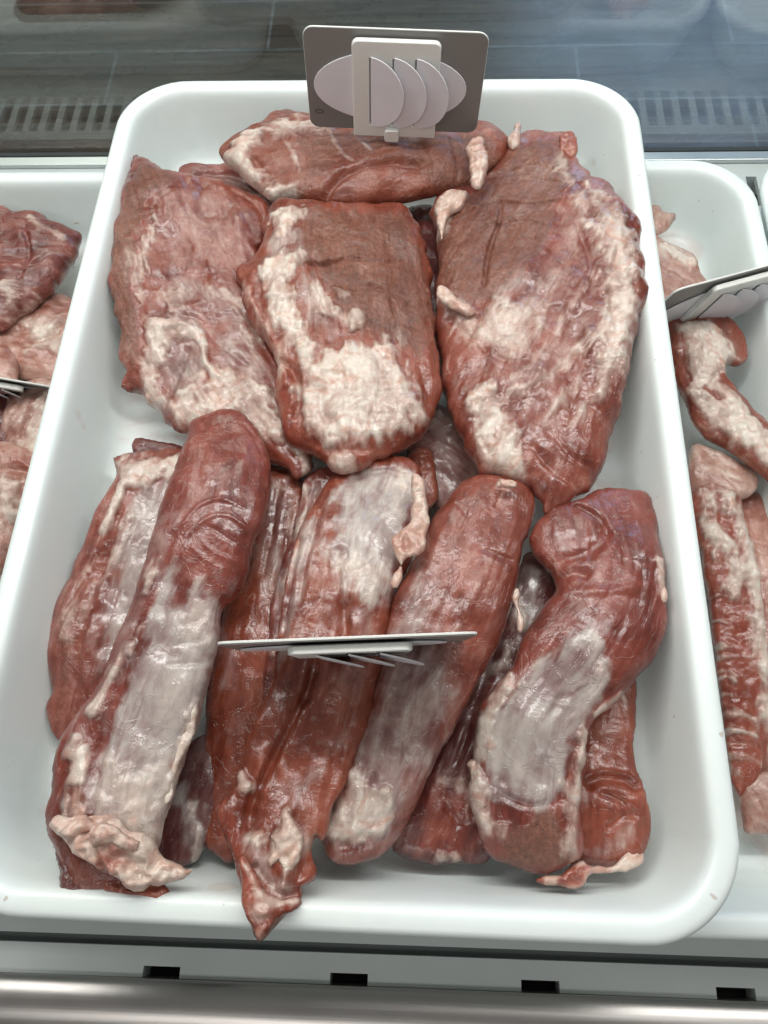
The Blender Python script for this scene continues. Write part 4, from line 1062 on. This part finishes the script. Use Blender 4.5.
X0, X1 = -.95, .95
incase(box('deck', X0, X1, -.0705, .5335, -.03, -.0008, M['deck'], case))
p, wbar = .0163, .0066
bars = [(X0 + i * p, X0 + i * p + wbar, .5335, .5700, -.006, -.0008) for i in range(int((X1 - X0) / p))]
bars += [(X0, X1, .5700, .5865, -.03, -.0008)]
incase(boxes('air_grille', bars, M['deckrear'], case))
incase(box('air_duct', X0, X1, .534, .5698, -.034, -.022, M['black'], case))
incase(box('rail', X0, X1, .5870, .5985, -.03, .0035, M['alu'], case, .0012))
incase(box('gasket', X0, X1, .5990, .6040, -.03, .0040, M['gasket'], case, .0008))
g = incase(box('glass_pane', X0, X1, .6045, .6105, -.02, .60, M['glass'], case))
# front strip with notches cut into its front edge
sx = [-.2285 + .1158 * i - 3 * .1158 for i in range(12)]
segs = [(X0, X1, -.0868, -.0762, -.02, -.0040)]
last = X0
for s_ in sx:
    segs.append((last, s_ - .0115, -.0930, -.0868, -.02, -.0040))
    last = s_ + .0115
segs.append((last, X1, -.0930, -.0868, -.02, -.0040))
incase(boxes('slotted_strip', segs, M['deck'], case))
incase(box('shadow_gap', X0, X1, -.0762, -.0706, -.03, -.0085, M['gapshade'], case))  # dark filler between deck and strip, coloured as the gap's shadow
incase(box('slot_channel', X0, X1, -.0930, -.0765, -.035, -.0205, M['black'], case))
prof = [(-.0932, -.035), (-.0932, -.0030)]
for k_ in range(0, 15):
    a_ = math.radians(36 - k_ * 126 / 14)
    prof.append((-.1080 + .0250 * math.sin(a_), -.0205 + .0250 * math.cos(a_)))
prof.append((-.1330, -.09))
V = [(x, y, z) for x in (X0, X1) for y, z in prof]
n_ = len(prof)
incase(mesh_obj('steel_edge', V, [(i, i + 1, n_ + i + 1, n_ + i) for i in range(n_ - 1)], M['steel'], case))

# ---- floor of the shop seen through the glass
m, nt, b = mat('grey_wood_tiles')
tc = nt.nodes.new('ShaderNodeTexCoord')
mp = nt.nodes.new('ShaderNodeMapping')
nt.links.new(tc.outputs['Object'], mp.inputs[0])
br = nt.nodes.new('ShaderNodeTexBrick')
br.offset = .3333
br.offset_frequency = 2
br.inputs['Scale'].default_value = 1
br.inputs['Brick Width'].default_value = 1.285
br.inputs['Row Height'].default_value = .215
br.inputs['Mortar Size'].default_value = .0045
br.inputs['Mortar Smooth'].default_value = .1
br.inputs['Color1'].default_value = (.085, .056, .040, 1)
br.inputs['Color2'].default_value = (.115, .082, .062, 1)
br.inputs['Mortar'].default_value = (.17, .16, .155, 1)
nt.links.new(mp.outputs[0], br.inputs['Vector'])
gr = noise(nt, tc.outputs['Object'], 1, 5, .65, sc=(3.2, 46, 1), dist=.8)
gr2 = noise(nt, tc.outputs['Object'], 1, 3, .6, sc=(9, 14, 1))
k = mth(nt, 'MULTIPLY_ADD', gr, 2.6, -.35)
cc = nt.nodes.new('ShaderNodeMix'); cc.data_type = 'RGBA'; cc.blend_type = 'MULTIPLY'
cc.inputs[0].default_value = 1
nt.links.new(br.outputs['Color'], cc.inputs[6])
cr = nt.nodes.new('ShaderNodeCombineColor')
for i in range(3):
    nt.links.new(k, cr.inputs[i])
nt.links.new(cr.outputs[0], cc.inputs[7])
nt.links.new(cc.outputs[2], b.inputs['Base Color'])
nt.links.new(mth(nt, 'MULTIPLY_ADD', gr2, .25, .16), b.inputs['Roughness'])
bp = nt.nodes.new('ShaderNodeBump'); bp.inputs['Strength'].default_value = .3; bp.inputs['Distance'].default_value = .002
nt.links.new(gr, bp.inputs['Height']); nt.links.new(bp.outputs[0], b.inputs['Normal'])
fl = mesh_obj('floor', [(-5.49, -2.27, 0), (6, -2.27, 0), (6, 7, 0), (-5.49, 7, 0)], [(0, 1, 2, 3)], m, None, False)
fl.location = (-.395 + 1.285 * 0, 2.05 - .215 * 11, -.9)
props(fl, kind='structure')


# ---- price holders: grey plate, white clip frame with three slots, white discs standing in the slots
TW, TH = .121, .075


def half_disc(r, ry, n=18):
    pts = [(r * math.sin(math.pi * k / n), -ry * math.cos(math.pi * k / n)) for k in range(n + 1)]
    return pts


def make_tag():
    t = empty('price_holder')
    W, H = TW, TH
    pl = prism('plate', rrect(W, H, .007, 6, 0, H / 2), -.0016, -.0004, M['tagwhite'], t, .0002)
    prism('face_panel', rrect(W - .0006, H - .0006, .0068, 6, 0, H / 2), -.0002, .0001, M['taggrey'], pl)
    # moulded marks on the plate
    V, F = [], []
    n = 28
    for k in range(n):
        a = 2 * math.pi * k / n
        for q in (1.0, .72):
            V.append((-W / 2 + .0075 + .0032 * q * math.cos(a), .0135 + .0019 * (q if q == 1 else .55) * math.sin(a), .00035))
    F = [(2 * k, 2 * ((k + 1) % n), 2 * ((k + 1) % n) + 1, 2 * k + 1) for k in range(n)]
    mesh_obj('moulded_mark', V, F, M['tagedge'], t, False)
    ov = [(-.0030 + .0525 * math.cos(2 * math.pi * k / 56), .0345 + .0265 * math.sin(2 * math.pi * k / 56)) for k in range(56)]
    prism('back_disc', ov, .0006, .0014, M['disc'], t, .0002)
    # clip frame: outline with three open slots, as strips in one mesh
    x0, x1, y0, y1, r = -.0285, .0300, -.001, .0705, .0045
    slots = [-.0150, .0005, .0155]
    sw, s0, s1 = .0020, .0085, .0585
    out = [(x1 - r + r * math.cos(math.radians(90 * k / 6)), y1 - r + r * math.sin(math.radians(90 * k / 6))) for k in range(7)] + \
          [(x0 + r - r * math.sin(math.radians(90 * k / 6)), y1 - r + r * math.cos(math.radians(90 * k / 6))) for k in range(7)] + [(x0, y0), (x1, y0)]
    fr = prism('clip_frame', out, .0016, .0056, M['tagwhite'], t)
    cut_ = bpy.data.meshes.new('slot_cutter')
    V, F = [], []
    for s in slots:
        n = len(V)
        V += [(x, y, z) for z in (-.01, .02) for y in (s0, s1) for x in (s - sw, s + sw)]
        F += [tuple(n + i for i in f) for f in ((0, 2, 3, 1), (4, 5, 7, 6), (0, 1, 5, 4), (2, 6, 7, 3), (0, 4, 6, 2), (1, 3, 7, 5))]
    cut_.from_pydata(V, [], F)
    co = bpy.data.objects.new('slot_cutter', cut_)
    COL.objects.link(co)
    md = fr.modifiers.new('slots', 'BOOLEAN')
    md.object = co; md.operation = 'DIFFERENCE'; md.solver = 'EXACT'
    dg = bpy.context.evaluated_depsgraph_get()
    me = bpy.data.meshes.new_from_object(fr.evaluated_get(dg))
    fr.modifiers.clear()
    fr.data = me
    bpy.data.objects.remove(co)
    bevel(fr, .0006)
    prism('foot_tab', rrect(.0105, .0095, .002, 4, -.0010, .0025), .0058, .0100, M['tagwhite'], t, .0006)
    for s in slots:
        d = prism('price_disc', half_disc(.0235, .0262), -.0004, .0004, M['disc'], t, .0002)
        d.location = (s - .0008, .0340, .0062)
        d.rotation_euler = (0, math.radians(-14), 0)
    return t


def place_tag(t, top_l, r_dir, up_dir, label):
    """top_l: the plate's upper left corner in the place"""
    u = Vector(up_dir).normalized()
    r = Vector(r_dir)
    r = (r - u * r.dot(u)).normalized()
    nrm = r.cross(u)
    o = Vector(top_l) + r * (TW / 2) - u * TH
    t.matrix_world = Matrix(((r.x, u.x, nrm.x, o.x), (r.y, u.y, nrm.y, o.y), (r.z, u.z, nrm.z, o.z), (0, 0, 0, 1)))
    props(t, label, 'price tag', 'grey and white price holders stuck in the meat')


def copy_tag(src):
    c = src.copy(); COL.objects.link(c)
    for ch in src.children:
        d = ch.copy(); COL.objects.link(d); d.parent = c
        for sub in ch.children:
            e = sub.copy(); COL.objects.link(e); e.parent = d
    return c


tag = make_tag()
bl_, br_ = at(311, 127, .145), at(473, 127, .145)
tags = [tag] + [copy_tag(tag) for _ in range(3)]
rd = br_ - bl_
place_tag(tags[0], bl_ + np.array([.003, 0, TH]), rd, (.045, .0, 1), 'grey price holder standing upright at the back, its blank white discs facing us')
tl, tr = at(215, 645, .199), at(478, 634, .199)
bc = at(350, 646.5, .126)
place_tag(tags[1], tl, tr - tl, (tl + tr) / 2 - bc, 'price holder seen edge-on between the front cuts of the middle tray')
tr, tl = at(46, 380, .105), at(-165, 353, .105)
tl = tr - (tr - tl) / np.linalg.norm(tr - tl) * TW
place_tag(tags[2], tl, tr - tl, tr - at(42, 389, .035), 'price holder seen edge-on in the left tray, only its right end in view')
tl = at(676, 291, .110)
place_tag(tags[3], tl, (math.cos(math.radians(20)), math.sin(math.radians(20)), 0), tl - at(632, 337, .040), 'tilted price holder at the right edge, leaning over the fatty strips')


# ---- light: ceiling light of the shop, the lit strip of the case, daylight from the far side, added fill lights


def area(name, loc, look, sx, sy, power, colr, spread=180):
    l = bpy.data.lights.new(name, 'AREA')
    l.shape = 'RECTANGLE'; l.size = sx; l.size_y = sy
    l.energy = power; l.color = colr
    l.spread = math.radians(spread)
    o = bpy.data.objects.new(name, l)
    COL.objects.link(o)
    o.location = loc
    d = Vector(look) - Vector(loc)
    o.rotation_euler = d.to_track_quat('-Z', 'Y').to_euler()
    return o


area('case_lamp', (.0, .42, .78), (0, .34, 0), 1.5, .07, 6.2, (1.0, 1.0, .97))
area('ceiling_lamp', (.2, .9, 2.3), (0, .3, 0), 2.0, .5, 8, (1.0, .98, .95))
area('fill_behind', (-.2, -1.6, 2.3), (0, .1, .1), 2.0, .6, 14, (1.0, .98, .94))  # added fill from behind the camera, brightens the tag fronts
area('aisle_fill', (-.8, 2.6, 2.2), (-.8, 2.2, -.9), 2.4, 1.2, 46, (1.0, .93, .84))  # added fill above the floor, brightens it and the tray backs
area('window_light', (1.75, 5.0, 1.25), (.7, 1.9, -.9), 2.2, 2.0, 62, (.46, .66, 1.0))
W = bpy.data.worlds.new('World')
S.world = W
W.use_nodes = True
bg = W.node_tree.nodes['Background']
bg.inputs[0].default_value = (.92, .92, .89, 1)
bg.inputs[1].default_value = .17

S.view_settings.view_transform = 'Standard'
S.view_settings.look = 'None'
S.view_settings.exposure = 0
S.view_settings.gamma = 1
S.render.engine = 'CYCLES'
S.cycles.max_bounces = 8
S.cycles.transparent_max_bounces = 8
S.cycles.use_denoising = True
